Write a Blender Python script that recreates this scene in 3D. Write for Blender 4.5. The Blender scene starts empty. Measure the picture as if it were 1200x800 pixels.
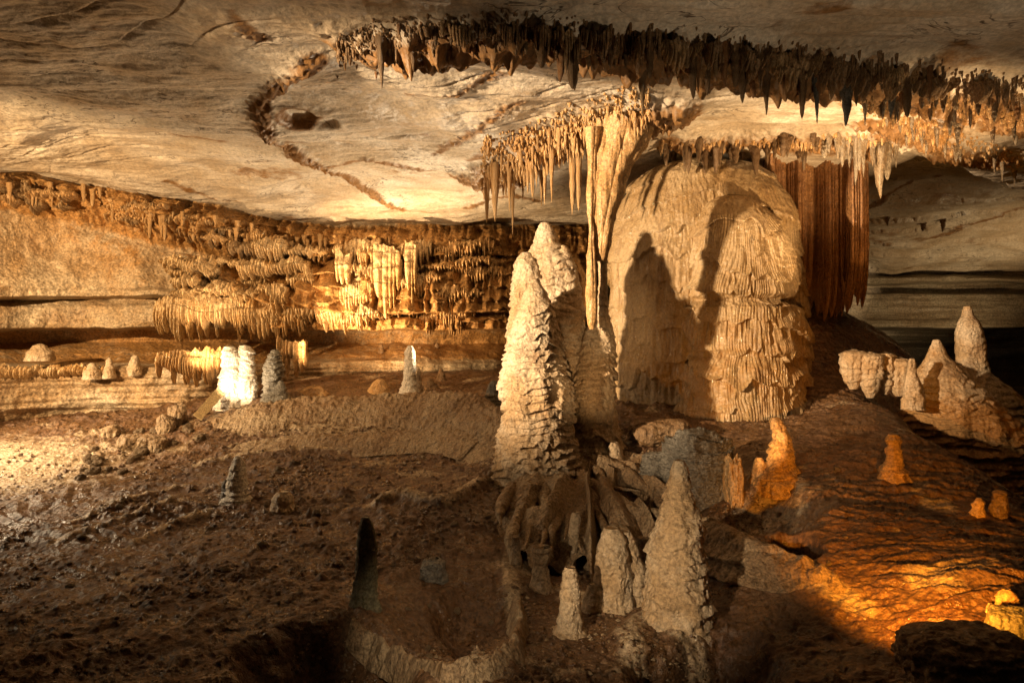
import bpy, math, random
import numpy as np
from mathutils import Vector
random.seed(11)
RS = np.random.RandomState(11)
SC = bpy.context.scene
COL = SC.collection
FP = 800.0                                    # focal length in photo pixels (24 mm lens)

def at(u, v, d):
    """point seen at photo pixel (u, v), d metres in front of the camera"""
    return np.array([d*(u-600)/FP, d, d*(400-v)/FP])

# ------------------------------------------------------------------ noise
_P = np.random.RandomState(1).permutation(256).astype(np.int32)
_P = np.concatenate([_P, _P, _P])
_V = (np.random.RandomState(2).rand(256)*2-1).astype(np.float32)

def vn(x, y, z):
    x = np.asarray(x, np.float32); y = np.asarray(y, np.float32); z = np.asarray(z, np.float32)
    x, y, z = np.broadcast_arrays(x, y, z)
    xi = np.floor(x).astype(np.int32); yi = np.floor(y).astype(np.int32); zi = np.floor(z).astype(np.int32)
    fx = x-xi; fy = y-yi; fz = z-zi
    fx = fx*fx*(3-2*fx); fy = fy*fy*(3-2*fy); fz = fz*fz*(3-2*fz)
    X0 = xi & 255; X1 = (xi+1) & 255; Y0 = yi & 255; Y1 = (yi+1) & 255; Z0 = zi & 255; Z1 = (zi+1) & 255
    a0 = _P[X0]; a1 = _P[X1]
    b00 = _P[a0+Y0]; b01 = _P[a0+Y1]; b10 = _P[a1+Y0]; b11 = _P[a1+Y1]
    def L(Z):
        q0 = _V[_P[b00+Z]]; q1 = _V[_P[b10+Z]]; q2 = _V[_P[b01+Z]]; q3 = _V[_P[b11+Z]]
        m = q0+(q1-q0)*fx; n = q2+(q3-q2)*fx
        return m+(n-m)*fy
    l0 = L(Z0); l1 = L(Z1)
    return l0+(l1-l0)*fz

def fbm(x, y, z, o=4, g=0.5):
    s = 0; a = 1; t = 0; f = 1.0
    for i in range(o):
        s = s+a*vn(x*f+13.7*i, y*f+7.1*i, z*f+3.3*i); t += a; a *= g; f *= 2.03
    return s/t

def ridged(x, y, z, o=3, g=0.5):
    s = 0; a = 1; t = 0; f = 1.0
    for i in range(o):
        s = s+a*(1-2*np.abs(vn(x*f+5.7*i, y*f+9.1*i, z*f+1.3*i))); t += a; a *= g; f *= 2.03
    return s/t

def sstep(a, b, x):
    t = np.clip((x-a)/(b-a), 0, 1)
    return t*t*(3-2*t)

# ------------------------------------------------------------------ mesh helpers
def make_mesh(name, co, quads, tint=None, tris=None):
    me = bpy.data.meshes.new(name)
    co = np.asarray(co, np.float32).reshape(-1, 3)
    quads = np.asarray(quads, np.int32).reshape(-1, 4)
    tris = np.zeros((0, 3), np.int32) if tris is None else np.asarray(tris, np.int32).reshape(-1, 3)
    me.vertices.add(len(co)); me.vertices.foreach_set('co', co.ravel())
    nl = quads.size+tris.size
    me.loops.add(nl); me.loops.foreach_set('vertex_index', np.concatenate([quads.ravel(), tris.ravel()]))
    me.polygons.add(len(quads)+len(tris))
    st = np.concatenate([np.arange(len(quads))*4, quads.size+np.arange(len(tris))*3]).astype(np.int32)
    me.polygons.foreach_set('loop_start', st)
    me.polygons.foreach_set('use_smooth', np.ones(len(st), bool))
    if tint is not None:
        at_ = me.attributes.new('tint', 'FLOAT', 'POINT')
        at_.data.foreach_set('value', np.asarray(tint, np.float32).ravel())
    me.update(calc_edges=True); me.validate()
    return me

def grid_quads(m, n, wrap=False, off=0, flip=False):
    i = np.arange(m-1)[:, None]; j = np.arange(n if wrap else n-1)[None, :]
    j2 = (j+1) % n
    a = i*n+j; b = i*n+j2; c = (i+1)*n+j2; d = (i+1)*n+j
    q = np.stack([a, b, c, d], -1).reshape(-1, 4)+off
    return q[:, ::-1] if flip else q

def link(name, me, mat, parent=None, loc=(0, 0, 0)):
    o = bpy.data.objects.new(name, me); COL.objects.link(o)
    if mat is not None and len(me.materials) == 0: me.materials.append(mat)
    o.location = loc; o.parent = parent
    return o

def tag(o, label, cat, group=None):
    o['label'] = label; o['category'] = cat
    if group: o['group'] = group
    return o

def thing(name, label, cat, loc=(0, 0, 0), group=None):
    o = bpy.data.objects.new(name, None); COL.objects.link(o); o.location = [float(c) for c in loc]
    return tag(o, label, cat, group)

# ------------------------------------------------------------------ materials
def stone(name, light, mid, dark, crust=None, rough=0.68, bump=0.5, scale=1.0, streak=(1, 1, 1), spec=0.45, fine=1.0, stainw=0.5, lines=0.0, gcon=(0.52, 1.34)):
    """limestone: big patches light<->mid, stretched stains to dark, fine grain; 'tint' paints the mineral crust"""
    m = bpy.data.materials.new(name); m.use_nodes = True
    nt = m.node_tree; N = nt.nodes; Lk = nt.links
    for n in list(N): N.remove(n)
    out = N.new('ShaderNodeOutputMaterial'); b = N.new('ShaderNodeBsdfPrincipled')
    Lk.new(b.outputs[0], out.inputs[0])
    tc = N.new('ShaderNodeTexCoord')
    def mapping(sc):
        mp = N.new('ShaderNodeMapping'); mp.inputs['Scale'].default_value = sc
        Lk.new(tc.outputs['Object'], mp.inputs[0]); return mp.outputs[0]
    def noise(vec, s, det, ro=0.55, dist=0.0):
        n = N.new('ShaderNodeTexNoise'); n.inputs['Scale'].default_value = s; n.inputs['Detail'].default_value = det
        n.inputs['Roughness'].default_value = ro; n.inputs['Distortion'].default_value = dist
        Lk.new(vec, n.inputs['Vector']); return n.outputs['Fac']
    def ramp(fac, a, c, lo, hi):
        r = N.new('ShaderNodeMapRange'); r.interpolation_type = 'SMOOTHSTEP'
        r.inputs[1].default_value = lo; r.inputs[2].default_value = hi; r.inputs[3].default_value = a; r.inputs[4].default_value = c
        Lk.new(fac, r.inputs[0]); return r.outputs[0]
    def mix(fac, A, B, mode='MIX'):
        x = N.new('ShaderNodeMix'); x.data_type = 'RGBA'; x.blend_type = mode
        for sock, val in ((0, fac), (6, A), (7, B)):
            if hasattr(val, 'links') or isinstance(val, bpy.types.NodeSocket): Lk.new(val, x.inputs[sock])
            elif sock == 0: x.inputs[0].default_value = val
            else: x.inputs[sock].default_value = (*val, 1)
        return x.outputs[2]
    v1 = mapping((1, 1, 1)); vs = mapping(streak)
    c = mix(ramp(noise(v1, 0.9*scale, 5, 0.62, 0.4), 0, 1, 0.36, 0.66), mid, light)
    c = mix(ramp(noise(vs, 2.4*scale, 5, 0.66, 0.6), 0, stainw, 0.52, 0.78), c, dark)
    if crust is not None:
        a = N.new('ShaderNodeAttribute'); a.attribute_name = 'tint'
        nz = noise(v1, 6*scale, 4, 0.7)
        ad = N.new('ShaderNodeMath'); ad.operation = 'MULTIPLY_ADD'; Lk.new(nz, ad.inputs[0]); ad.inputs[1].default_value = 0.9
        sb = N.new('ShaderNodeMath'); sb.operation = 'SUBTRACT'; Lk.new(a.outputs['Fac'], sb.inputs[0]); sb.inputs[1].default_value = 0.45
        Lk.new(sb.outputs[0], ad.inputs[2])
        c = mix(ramp(ad.outputs[0], 0, 1, 0.22, 0.62), c, crust)
    g = noise(v1, 26*scale, 3, 0.7)
    gr = ramp(g, gcon[0], gcon[1], 0.32, 0.68)
    cg = N.new('ShaderNodeCombineColor')
    for k in range(3): Lk.new(gr, cg.inputs[k])
    c = mix(1.0, c, cg.outputs[0], 'MULTIPLY')
    if lines > 0:                                     # thin dark seams
        nn = noise(vs, 1.6*scale, 4, 0.6, 1.2)
        s1 = N.new('ShaderNodeMath'); s1.operation = 'SUBTRACT'; Lk.new(nn, s1.inputs[0]); s1.inputs[1].default_value = 0.5
        s2 = N.new('ShaderNodeMath'); s2.operation = 'ABSOLUTE'; Lk.new(s1.outputs[0], s2.inputs[0])
        gate = ramp(noise(v1, 0.8, 3), 0, lines, 0.45, 0.6)
        lf = ramp(s2.outputs[0], 1, 0, 0.0, 0.014)
        mm = N.new('ShaderNodeMath'); mm.operation = 'MULTIPLY'; Lk.new(lf, mm.inputs[0]); Lk.new(gate, mm.inputs[1])
        c = mix(mm.outputs[0], c, tuple(0.35*q for q in dark))
    Lk.new(c, b.inputs['Base Color'])
    Lk.new(ramp(noise(v1, 3.1*scale, 3, 0.6), max(0.12, rough-0.34), min(0.95, rough+0.15), 0.4, 0.6), b.inputs['Roughness']); b.inputs['Specular IOR Level'].default_value = spec
    # bump: grain + mid lumps + streaks
    h1 = noise(v1, 14*scale*fine, 4, 0.7); h2 = noise(vs, 5*scale, 2, 0.6)
    bp = N.new('ShaderNodeBump'); bp.inputs['Strength'].default_value = bump; bp.inputs['Distance'].default_value = 0.04
    Lk.new(h1, bp.inputs['Height'])
    bp2 = N.new('ShaderNodeBump'); bp2.inputs['Strength'].default_value = bump; bp2.inputs['Distance'].default_value = 0.06
    Lk.new(h2, bp2.inputs['Height']); Lk.new(bp.outputs[0], bp2.inputs['Normal'])
    Lk.new(bp2.outputs[0], b.inputs['Normal'])
    return m

M_CEIL = stone('ceiling_limestone', (0.64, 0.57, 0.47), (0.45, 0.355, 0.245), (0.17, 0.10, 0.05), crust=(0.24, 0.125, 0.045), bump=0.55, streak=(0.7, 1.3, 1), stainw=0.55, lines=0.9, scale=0.9, gcon=(0.78, 1.2))
M_WALL = stone('wall_limestone', (0.50, 0.40, 0.27), (0.40, 0.26, 0.13), (0.20, 0.10, 0.04), crust=(0.42, 0.225, 0.075), bump=0.8, streak=(1, 1, 0.5), stainw=0.6)
M_STRATA = stone('bedded_limestone', (0.34, 0.29, 0.21), (0.26, 0.20, 0.13), (0.12, 0.08, 0.045), crust=(0.14, 0.08, 0.03), bump=0.5, streak=(0.25, 0.6, 4), stainw=0.8, scale=0.9)
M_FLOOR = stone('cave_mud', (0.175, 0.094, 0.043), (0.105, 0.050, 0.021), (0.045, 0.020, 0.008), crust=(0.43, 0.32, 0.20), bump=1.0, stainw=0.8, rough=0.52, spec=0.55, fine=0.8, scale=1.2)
M_CALC = stone('cream_calcite', (0.62, 0.51, 0.37), (0.44, 0.29, 0.15), (0.17, 0.085, 0.035), crust=(0.40, 0.22, 0.08), bump=1.0, stainw=0.85, streak=(1, 1, 0.35), rough=0.6, scale=1.4, gcon=(0.66, 1.25))
M_WHITE = stone('white_calcite', (0.74, 0.69, 0.60), (0.62, 0.53, 0.42), (0.36, 0.26, 0.16), bump=0.6, streak=(1, 1, 0.4), rough=0.5, scale=2)
M_AMBER = stone('amber_calcite', (0.56, 0.36, 0.17), (0.46, 0.26, 0.10), (0.24, 0.11, 0.035), bump=0.45, streak=(1.6, 1.6, 0.15), rough=0.5, scale=1.6)
M_RUST = stone('rusty_calcite', (0.36, 0.185, 0.075), (0.21, 0.095, 0.036), (0.10, 0.038, 0.014), bump=0.5, streak=(3, 3, 0.12), rough=0.55, scale=1.3)
M_DARK = stone('brown_dripstone', (0.26, 0.165, 0.085), (0.19, 0.105, 0.045), (0.08, 0.04, 0.018), bump=0.6, streak=(1.5, 1.5, 0.3), rough=0.6, scale=2)
M_GREY = stone('grey_limestone', (0.25, 0.225, 0.185), (0.17, 0.15, 0.12), (0.075, 0.06, 0.042), bump=1.0, streak=(0.8, 0.8, 3), rough=0.6, scale=1.6)
M_MOSS = stone('greenish_calcite', (0.22, 0.20, 0.12), (0.16, 0.135, 0.075), (0.07, 0.058, 0.03), bump=0.6, streak=(1.5, 1.5, 0.3), rough=0.6, scale=2)
M_WOOD = stone('old_wood', (0.50, 0.38, 0.20), (0.44, 0.31, 0.15), (0.26, 0.16, 0.07), bump=0.3, streak=(6, 6, 0.4), rough=0.7, scale=2)

M_DAM = stone('dam_calcite', (0.42, 0.31, 0.19), (0.28, 0.175, 0.09), (0.12, 0.062, 0.028), bump=1.0, stainw=0.8, streak=(1.4, 1.4, 0.5), rough=0.65, scale=1.6)
M_HONEY = stone('honey_calcite', (0.66, 0.48, 0.27), (0.55, 0.33, 0.13), (0.28, 0.13, 0.04), bump=0.55, streak=(1.5, 1.5, 0.25), rough=0.5, scale=1.4)
M_BROWN = stone('tan_dripstone', (0.40, 0.27, 0.14), (0.28, 0.165, 0.075), (0.12, 0.06, 0.025), bump=0.6, streak=(1.5, 1.5, 0.3), rough=0.6, scale=2)
M_DOME = stone('golden_flowstone', (0.42, 0.30, 0.165), (0.31, 0.195, 0.085), (0.14, 0.07, 0.026), crust=(0.34, 0.185, 0.065), bump=0.6, stainw=1.0, streak=(1.5, 1.5, 0.2), rough=0.46, spec=0.55, scale=1.3, gcon=(0.76, 1.2))
# ------------------------------------------------------------------ smooth surfaces through points
def rbf(pts):
    p = np.array([at(*q) for q in pts]); xy = p[:, :2]; z = p[:, 2]
    r = np.linalg.norm(xy[:, None]-xy[None], axis=2)
    K = np.sqrt(r*r+0.25)
    n = len(z)
    A = np.zeros((n+3, n+3)); A[:n, :n] = K-np.eye(n)*0.03*np.mean(K)*0.3
    A[:n, n] = 1; A[:n, n+1:] = xy; A[n, :n] = 1; A[n+1:, :n] = xy.T
    w = np.linalg.solve(A, np.concatenate([z, np.zeros(3)]))
    def f(x, y):
        x = np.asarray(x, float); y = np.asarray(y, float)
        s = w[n]+w[n+1]*x+w[n+2]*y
        for k in range(n):
            s = s+w[k]*np.sqrt((x-xy[k, 0])**2+(y-xy[k, 1])**2+0.25)
        return s
    return f

def pdist(x, y, pl):
    """distance to a polyline in plan, and parameter 0..1 along it"""
    best = np.full(np.shape(x), 1e9); tt = np.zeros(np.shape(x))
    pl = np.asarray(pl)[:, :2]; n = len(pl)-1
    if np.ndim(x) == 2:
        lo = pl.min(0)-1.3; hi = pl.max(0)+1.3
        m = (x > lo[0]) & (x < hi[0]) & (y > lo[1]) & (y < hi[1])
        if m.any(): best[m], tt[m] = pdist(x[m], y[m], pl)
        return best, tt
    for k in range(n):
        a = pl[k]; e = pl[k+1]-a; L2 = e@e+1e-9
        t = np.clip(((x-a[0])*e[0]+(y-a[1])*e[1])/L2, 0, 1)
        q = np.hypot(x-a[0]-t*e[0], y-a[1]-t*e[1])
        m = q < best
        best = np.where(m, q, best); tt = np.where(m, (k+t)/n, tt)
    return best, tt

floor_base = rbf([
    (-300, 800, 4.2), (0, 800, 4.2), (300, 800, 4.2), (600, 800, 4.3), (0, 700, 5.6), (200, 700, 5.6), (400, 700, 5.5), (-300, 640, 6.8),
    (0, 600, 7.8), (200, 600, 7.7), (400, 600, 7.5), (540, 600, 7.3), (0, 540, 9.6), (150, 540, 9.6), (300, 535, 9.7), (450, 530, 9.9),
    (560, 545, 9.0), (0, 495, 11.0), (200, 490, 11.0), (-300, 520, 10.2), (300, 520, 10.2), (450, 515, 10.3), (560, 522, 9.9),
    (270, 474, 11.3), (350, 464, 11.7), (450, 458, 12.4), (560, 460, 12.4), (350, 432, 16), (450, 430, 16), (560, 432, 16), (100, 470, 13), (-200, 470, 13),
    (620, 550, 8.5), (700, 512, 8.9), (560, 565, 8.3), (640, 655, 7.0), (700, 652, 7.2), (775, 640, 7.2), (760, 522, 8.6), (780, 497, 9.3), (850, 497, 9.3), (930, 487, 9.6),
    (600, 700, 5.8), (650, 740, 5.2), (750, 730, 5.3), (800, 728, 5.35), (700, 800, 4.4), (800, 800, 4.3), (780, 672, 6.3), (700, 680, 6.3),
    (870, 600, 6.6), (900, 520, 8.2), (950, 560, 7.2), (1000, 480, 9.2), (1050, 570, 6.9), (1060, 487, 8.9), (1120, 530, 7.6), (1200, 605, 6.2), (1140, 600, 6.3),
    (1000, 650, 5.6), (1100, 690, 4.95), (1190, 690, 4.7), (1000, 740, 4.8), (1100, 790, 4.2), (900, 760, 4.7), (900, 680, 5.5), (1300, 760, 4.2), (1200, 800, 4.0),
    (1200, 680, 8.0), (1130, 600, 8.6), (1300, 660, 8.0), (1200, 640, 9.5), (1320, 660, 10), (1150, 575, 10.2), (1250, 620, 12), (1400, 680, 11),
    (950, 350, 12.0), (1000, 375, 11.8), (1065, 415, 11.5), (1000, 462, 10.0), (940, 474, 9.9), (880, 350, 13.5), (1150, 500, 14), (1250, 520, 14), (1250, 490, 19), (800, 440, 17),
])

def hit_fn(fn, u, v, sign, d0=2.5, d1=26, n=1500):
    d = np.geomspace(d0, d1, n)
    x = d*(u-600)/FP; z = d*(400-v)/FP
    f = (z-fn(x, d))*sign
    k = np.argmax(f <= 0)
    return d[k] if f[k] <= 0 else None

def G(u, v):                                      # ground point under a photo pixel
    d = hit_fn(floor_base, u, v, 1)
    return at(u, v, d if d else 12.0)

def line(px, fn=G):
    return np.array([fn(u, v) for u, v in px])

# rims, root-like ridges and hollows of the floor, all in plan
RIDGES = [
    (line([(430, 592), (470, 584), (500, 590), (525, 594), (548, 580), (575, 566)]), 0.10, 0.07),
    (line([(620, 600), (604, 632), (597, 668), (602, 700)]), 0.04, 0.08),
    (line([(740, 770), (735, 745), (760, 725), (800, 742), (838, 770)]), 0.06, 0.09),
    (line([(210, 586), (170, 600), (120, 622), (60, 640)]), 0.05, 0.05),
    (line([(255, 596), (200, 612), (150, 640)]), 0.05, 0.05),
    (line([(215, 568), (150, 590), (80, 612)]), 0.04, 0.05),
    (line([(230, 545), (290, 532), (400, 526), (500, 522)]), 0.05, 0.08),
    (line([(840, 640), (900, 655), (960, 690), (1010, 712)]), 0.03, 0.12),
]
PITS = [  # u, v, radius, depth, vertical squash
    (648, 668, 0.16, 0.16), (752, 660, 0.16, 0.16),
    (800, 792, 0.30, 0.40), (855, 780, 0.32, 0.35), (900, 590, 0.42, 0.30),
    (400, 780, 0.50, 0.45), (330, 790, 0.45, 0.35), (510, 735, 0.42, 0.16), (560, 712, 0.34, 0.16), (930, 640, 0.20, 0.18),  # bottom-left hollows are shaped to hold a dark shadow
]
PITW = [(G(u, v), r, dp) for u, v, r, dp in PITS]

def floor_full(x, y, want=False):
    z = floor_base(x, y)
    x = np.asarray(x, np.float32); y = np.asarray(y, np.float32)
    tint = np.zeros(np.shape(z))
    right = sstep(1.9, 2.9, x-0.15*(y-5))             # the striped slope on the right
    left = 1-right
    z = z+(0.07*left+0.03)*fbm(x*0.9, y*0.9, 0*x, 4)
    # muddy crumbs
    cr = 1.2*np.abs(fbm(x*5.0, y*5.6, 0*x+3, 4, 0.6))*2-0.5; wp_ = 0.15*vn(x*4, y*4, 0*x+8); lm = np.clip(vn(x*8.5+wp_, y*8.5, 0*x+21)-0.25, 0, 1)+0.7*np.clip(vn(x*17, y*17+wp_, 0*x+25)-0.3, 0, 1)
    cl = 0.35+0.65*sstep(-0.25, 0.35, fbm(x*0.7, y*0.9, 0*x+14, 3))
    z = z+left*(cl*0.03*cr+0.075*cl*lm+0.006*vn(x*30, y*30, 0*x))
    # flow lines, small steps like micro gours
    w = fbm(x*0.8, y*0.8, 0*x+9, 3)
    ph = (y*1.0+x*0.42+0.8*w)*5.0
    fr = ph-np.floor(ph)
    gl = sstep(8.6, 6.0, y)*0+np.exp(-((x+4.6)/2.2)**2-((y-7.9)/1.5)**2)
    z = z+0.07*gl*np.abs(fr-0.5)*2*(0.4+0.6*vn(x*3, y*3, 0*x))
    # slope terraces: many thin ledges across the fall line
    ph = (y*0.9+x*0.42)*8.5+2.6*fbm(x*0.7, y*1.1, 0*x+4, 5, 0.6)
    fr = ph-np.floor(ph)
    gate = np.clip(0.45+1.1*fbm(x*1.1+0.6*y, y*2.2, 0*x+5, 3), 0, 1)
    z = z+right*(0.05*gate*np.where(fr < 0.82, fr/0.82, (1-fr)/0.18)-0.02+0.048*ridged(x*2.2+1.5*y, y*6, 0*x, 4, 0.6)+0.010*ridged(x*12, y*20, 0*x, 2))
    for pl, h, wd in RIDGES:
        dd, t = pdist(x, y, pl)
        dd = np.abs(dd+0.5*wd*fbm(x*3, y*3, 0*x+2, 3))
        k = np.exp(-np.maximum(dd/wd-0.25, 0)**2)
        lo = sstep(0, 0.08, t)*sstep(1, 0.92, t)
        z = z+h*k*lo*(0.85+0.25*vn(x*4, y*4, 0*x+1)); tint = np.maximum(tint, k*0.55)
    for p, r, dp in PITW:
        q = np.hypot(x-p[0], (y-p[1])*0.8)/r+0.35*fbm(x*3.2, y*3.2, 0*x+7, 3)
        z = z-1.7*dp*(sstep(1.05, 0.75, q) if r < 0.3 else 0.8*sstep(1.3, 0.35, q))
    if want:
        # pale calcite skin around the big stalagmites and root ridges; paler at far left
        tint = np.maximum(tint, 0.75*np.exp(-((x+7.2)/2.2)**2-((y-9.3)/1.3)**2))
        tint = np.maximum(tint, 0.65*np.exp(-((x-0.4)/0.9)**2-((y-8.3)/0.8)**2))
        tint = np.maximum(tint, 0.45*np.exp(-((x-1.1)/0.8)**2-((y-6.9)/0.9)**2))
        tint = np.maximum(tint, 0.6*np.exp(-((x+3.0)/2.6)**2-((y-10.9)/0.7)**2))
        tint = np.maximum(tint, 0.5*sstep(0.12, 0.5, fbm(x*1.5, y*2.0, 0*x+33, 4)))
        return z, tint
    return z

def ground_at(u, v): return grid_hit('ground', u, v, 2.5)

GRID = {}
def grid_hit(name, u, v, dmin):
    us, ds, z = GRID[name]
    i = int(np.clip(np.searchsorted(us, u), 1, len(us)-1)); f = (u-us[i-1])/(us[i]-us[i-1])
    zz = z[:, i-1]*(1-f)+z[:, i]*f
    g = (ds*(400-v)/FP-zz)*(1 if name == 'ground' else -1)
    ok = np.where((g <= 0) & (ds >= dmin))[0]
    if len(ok) == 0: return at(u, v, 12.0)
    k = ok[0]
    if k == 0 or g[k-1] <= 0: return at(u, v, ds[k])
    t = g[k-1]/(g[k-1]-g[k])
    return at(u, v, ds[k-1]+(ds[k]-ds[k-1])*t)

def sheet(name, fn, us, ds, mat, flip=False):
    U, D = np.meshgrid(us, ds)
    X = D*(U-600)/FP
    from concurrent.futures import ThreadPoolExecutor
    ch = np.array_split(np.arange(len(ds)), 12)
    with ThreadPoolExecutor(4) as ex: res = list(ex.map(lambda c: fn(X[c], D[c], True), ch))
    z = np.concatenate([r[0] for r in res]); t = np.concatenate([r[1] for r in res])
    me = make_mesh(name, np.stack([X, D, z], -1), grid_quads(len(ds), len(us), flip=flip), t)
    GRID[name] = (us, ds, z)
    o = link(name, me, mat); o['kind'] = 'structure'
    return o

us = np.concatenate([np.linspace(-900, -120, 60, endpoint=False), np.linspace(-120, 1320, 1080, endpoint=False), np.linspace(1320, 2000, 60)])
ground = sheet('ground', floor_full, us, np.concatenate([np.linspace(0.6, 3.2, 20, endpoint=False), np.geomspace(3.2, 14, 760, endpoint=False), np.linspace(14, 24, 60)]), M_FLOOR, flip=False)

# ------------------------------------------------------------------ ceiling
ceil_base = rbf([
    (-300, 195, 9.5), (0, 194, 11), (100, 208, 11.6), (200, 233, 12.8), (300, 256, 14), (400, 270, 15), (500, 268, 15.6), (600, 268, 16.5), (680, 262, 17),
    (-300, 0, 5.7), (0, 0, 5.7), (300, 0, 5.6), (600, 0, 5.5), (900, 0, 5.45), (1200, 0, 5.4), (600, 38, 6.2), (1000, 70, 6.9), (1200, 98, 7.3), (1500, 98, 7.3),
    (300, 100, 7.6), (0, 100, 7.6), (150, 150, 9), (400, 200, 11.2), (500, 200, 11.3), (600, 200, 11.4), (700, 132, 8.6), (850, 140, 9), (1000, 148, 9.3), (1100, 178, 10.6), (1200, 240, 14),
    (900, 250, 15), (1050, 280, 16), (1050, 330, 19), (1200, 328, 19), (1400, 328, 19), (700, 310, 21), (500, 300, 21), (1200, 280, 16.3),
    (600, -300, 3.2), (0, -300, 3.2), (1200, -300, 3.2),
])
def GC(u, v):
    d = hit_fn(ceil_base, u, v, -1)
    return at(u, v, d if d else 12.0)
C_STRIP = line([(385, 60), (440, 44), (520, 34), (620, 34), (720, 44), (800, 52), (900, 62), (1000, 76), (1100, 92), (1210, 104), (1350, 115)], GC)
C_CRUST = line([(385, 60), (335, 85), (308, 115), (314, 148), (345, 173), (400, 203), (450, 232), (492, 254)], GC)
C_CLUST = line([(540, 204), (600, 186), (640, 160), (700, 138), (765, 120), (840, 112)], GC)
C_ROW = line([(768, 166), (850, 168), (930, 162), (1000, 158), (1052, 170)], GC)
C_RIGHT = line([(1015, 128), (1060, 145), (1110, 165), (1190, 190)], GC)
C_RIGHT2 = line([(1080, 120), (1150, 138), (1215, 150)], GC)
VEINS = [line(p, GC) for p in ([(505, 175), (545, 150), (590, 122), (625, 112)], [(545, 178), (585, 160), (625, 140)], [(268, 8), (290, 35), (312, 52)], [(470, 110), (540, 104), (600, 88)],
         [(380, 190), (430, 180), (520, 195)], [(1010, 262), (1060, 245), (1110, 232)], [(1080, 292), (1140, 280), (1210, 262)], [(190, 205), (240, 222), (300, 238)], [(540, 240), (600, 225), (640, 235)])]
POCKET = GC(350, 128); POCKET2 = GC(378, 132)
STEP = line([(1085, 176), (1130, 205), (1205, 248), (1300, 290)], GC)

def ceil_full(x, y, want=False):
    z = ceil_base(x, y)
    x = np.asarray(x, np.float32); y = np.asarray(y, np.float32)
    t = np.zeros(np.shape(z))
    wv = fbm(x*0.35, y*0.5, 0*x+2, 3)
    z = z+0.20*wv*sstep(5, 8, y)+0.10*fbm(x*0.7+5, y*1.0, 0*x+6, 3)*sstep(6, 8, y)+0.06*fbm(x*0.9+2*wv, y*1.6, 0*x, 4)
    # scalloped, faintly layered face with seams
    sc_ = ridged(x*0.55+0.5*wv, y*2.1+0.8*wv, 0*x+6, 4, 0.55)
    z = z-0.045*sc_+0.05*np.clip(ridged(x*0.45+wv, y*0.8, 0*x+16, 2)-0.55, 0, 1)+0.014*ridged(x*1.5, y*8, 0*x+1, 3)+0.008*fbm(x*9, y*9, 0*x, 3)
    ly = (y*0.9+x*0.22+0.9*fbm(x*0.5, y*0.5, 0*x+8, 3))*2.2
    lf = ly-np.floor(ly)
    z = z+0.03*np.clip(1-lf*6, 0, 1)*sstep(-0.2, 0.3, fbm(x*0.7, y*0.7, 0*x+3, 2))
    def ridge(pl, h, w, rough, tn, frq=7):
        nonlocal z, t
        dd, q = pdist(x, y, pl)
        dd = np.abs(dd+1.0*w*fbm(x*2.2, y*2.2, 0*x+4, 4, 0.6))
        br = sstep(-0.35, 0.1, fbm(x*1.7, y*1.7, 0*x+31, 3)) if h < 0.03 else 1
        k = np.exp(-(dd/w)**2)*sstep(0, 0.08, q)*sstep(1, 0.86, q)*br
        z = z-k*(h+rough*ridged(x*frq, y*frq, 0*x+2, 3)+rough*0.8*vn(x*frq*3, y*frq*3, 0*x)); t = np.maximum(t, tn*np.exp(-(dd/w)**2)*sstep(0, 0.04, q)*sstep(1, 0.9, q))
    ridge(C_STRIP, 0.22, 0.30, 0.15, 0.95, 4)
    ridge(C_CRUST, 0.045, 0.12, 0.05, 0.85, 8)
    ridge(C_CLUST, 0.20, 0.42, 0.09, 1.0)
    ridge(C_ROW, 0.20, 0.30, 0.08, 0.8)
    ridge(C_RIGHT, 0.08, 0.36, 0.10, 0.85)
    ridge(C_RIGHT2, 0.03, 0.22, 0.08, 0.8)
    for vv in VEINS: ridge(vv, 0.0, 0.11, 0.03, 0.6, 8)
    dd = np.hypot(x-POCKET[0], (y-POCKET[1])*0.9)
    z = z+0.13*sstep(0.26, 0.14, dd+0.05*vn(x*5, y*5, 0*x)); t = np.maximum(t, 0.75*np.exp(-((dd-0.22)/0.09)**2))
    dd = np.hypot(x-POCKET2[0], (y-POCKET2[1])*0.9)
    z = z+0.10*sstep(0.24, 0.12, dd)
    # step in the right ceiling, shaped to give the lit part a shadow edge
    a, b = STEP[0], STEP[-1]
    e = (b-a)[:2]; L = np.hypot(*e); sd = ((x-a[0])*(-e[1])+(y-a[1])*e[0])/L
    z = z+0.32*sstep(0.0, 0.18, sd+0.12*fbm(x*1.5, y*1.5, 0*x, 3))*sstep(6.2, 7.0, x)
    lay = np.floor(y*1.1+0.5*fbm(x*0.4, y*0.4, 0*x+1, 3))
    z = z+0.08*sstep(13, 15, y)*((y*1.1+0.5*fbm(x*0.4, y*0.4, 0*x+1, 3))-lay)*sstep(4.5, 6, x)
    if want:
        t = np.maximum(t, 0.5*sstep(0.15, 0.6, fbm(x*1.1, y*1.8, 0*x+12, 4)))
        return z, t
    return z

ceiling = sheet('ceiling', ceil_full, us, np.concatenate([np.linspace(0.6, 5.0, 30, endpoint=False), np.geomspace(5.0, 22, 640)]), M_CEIL, flip=True)

def ceil_hit(u, v):
    return grid_hit('ceiling', u, v, 3.5)

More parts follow.
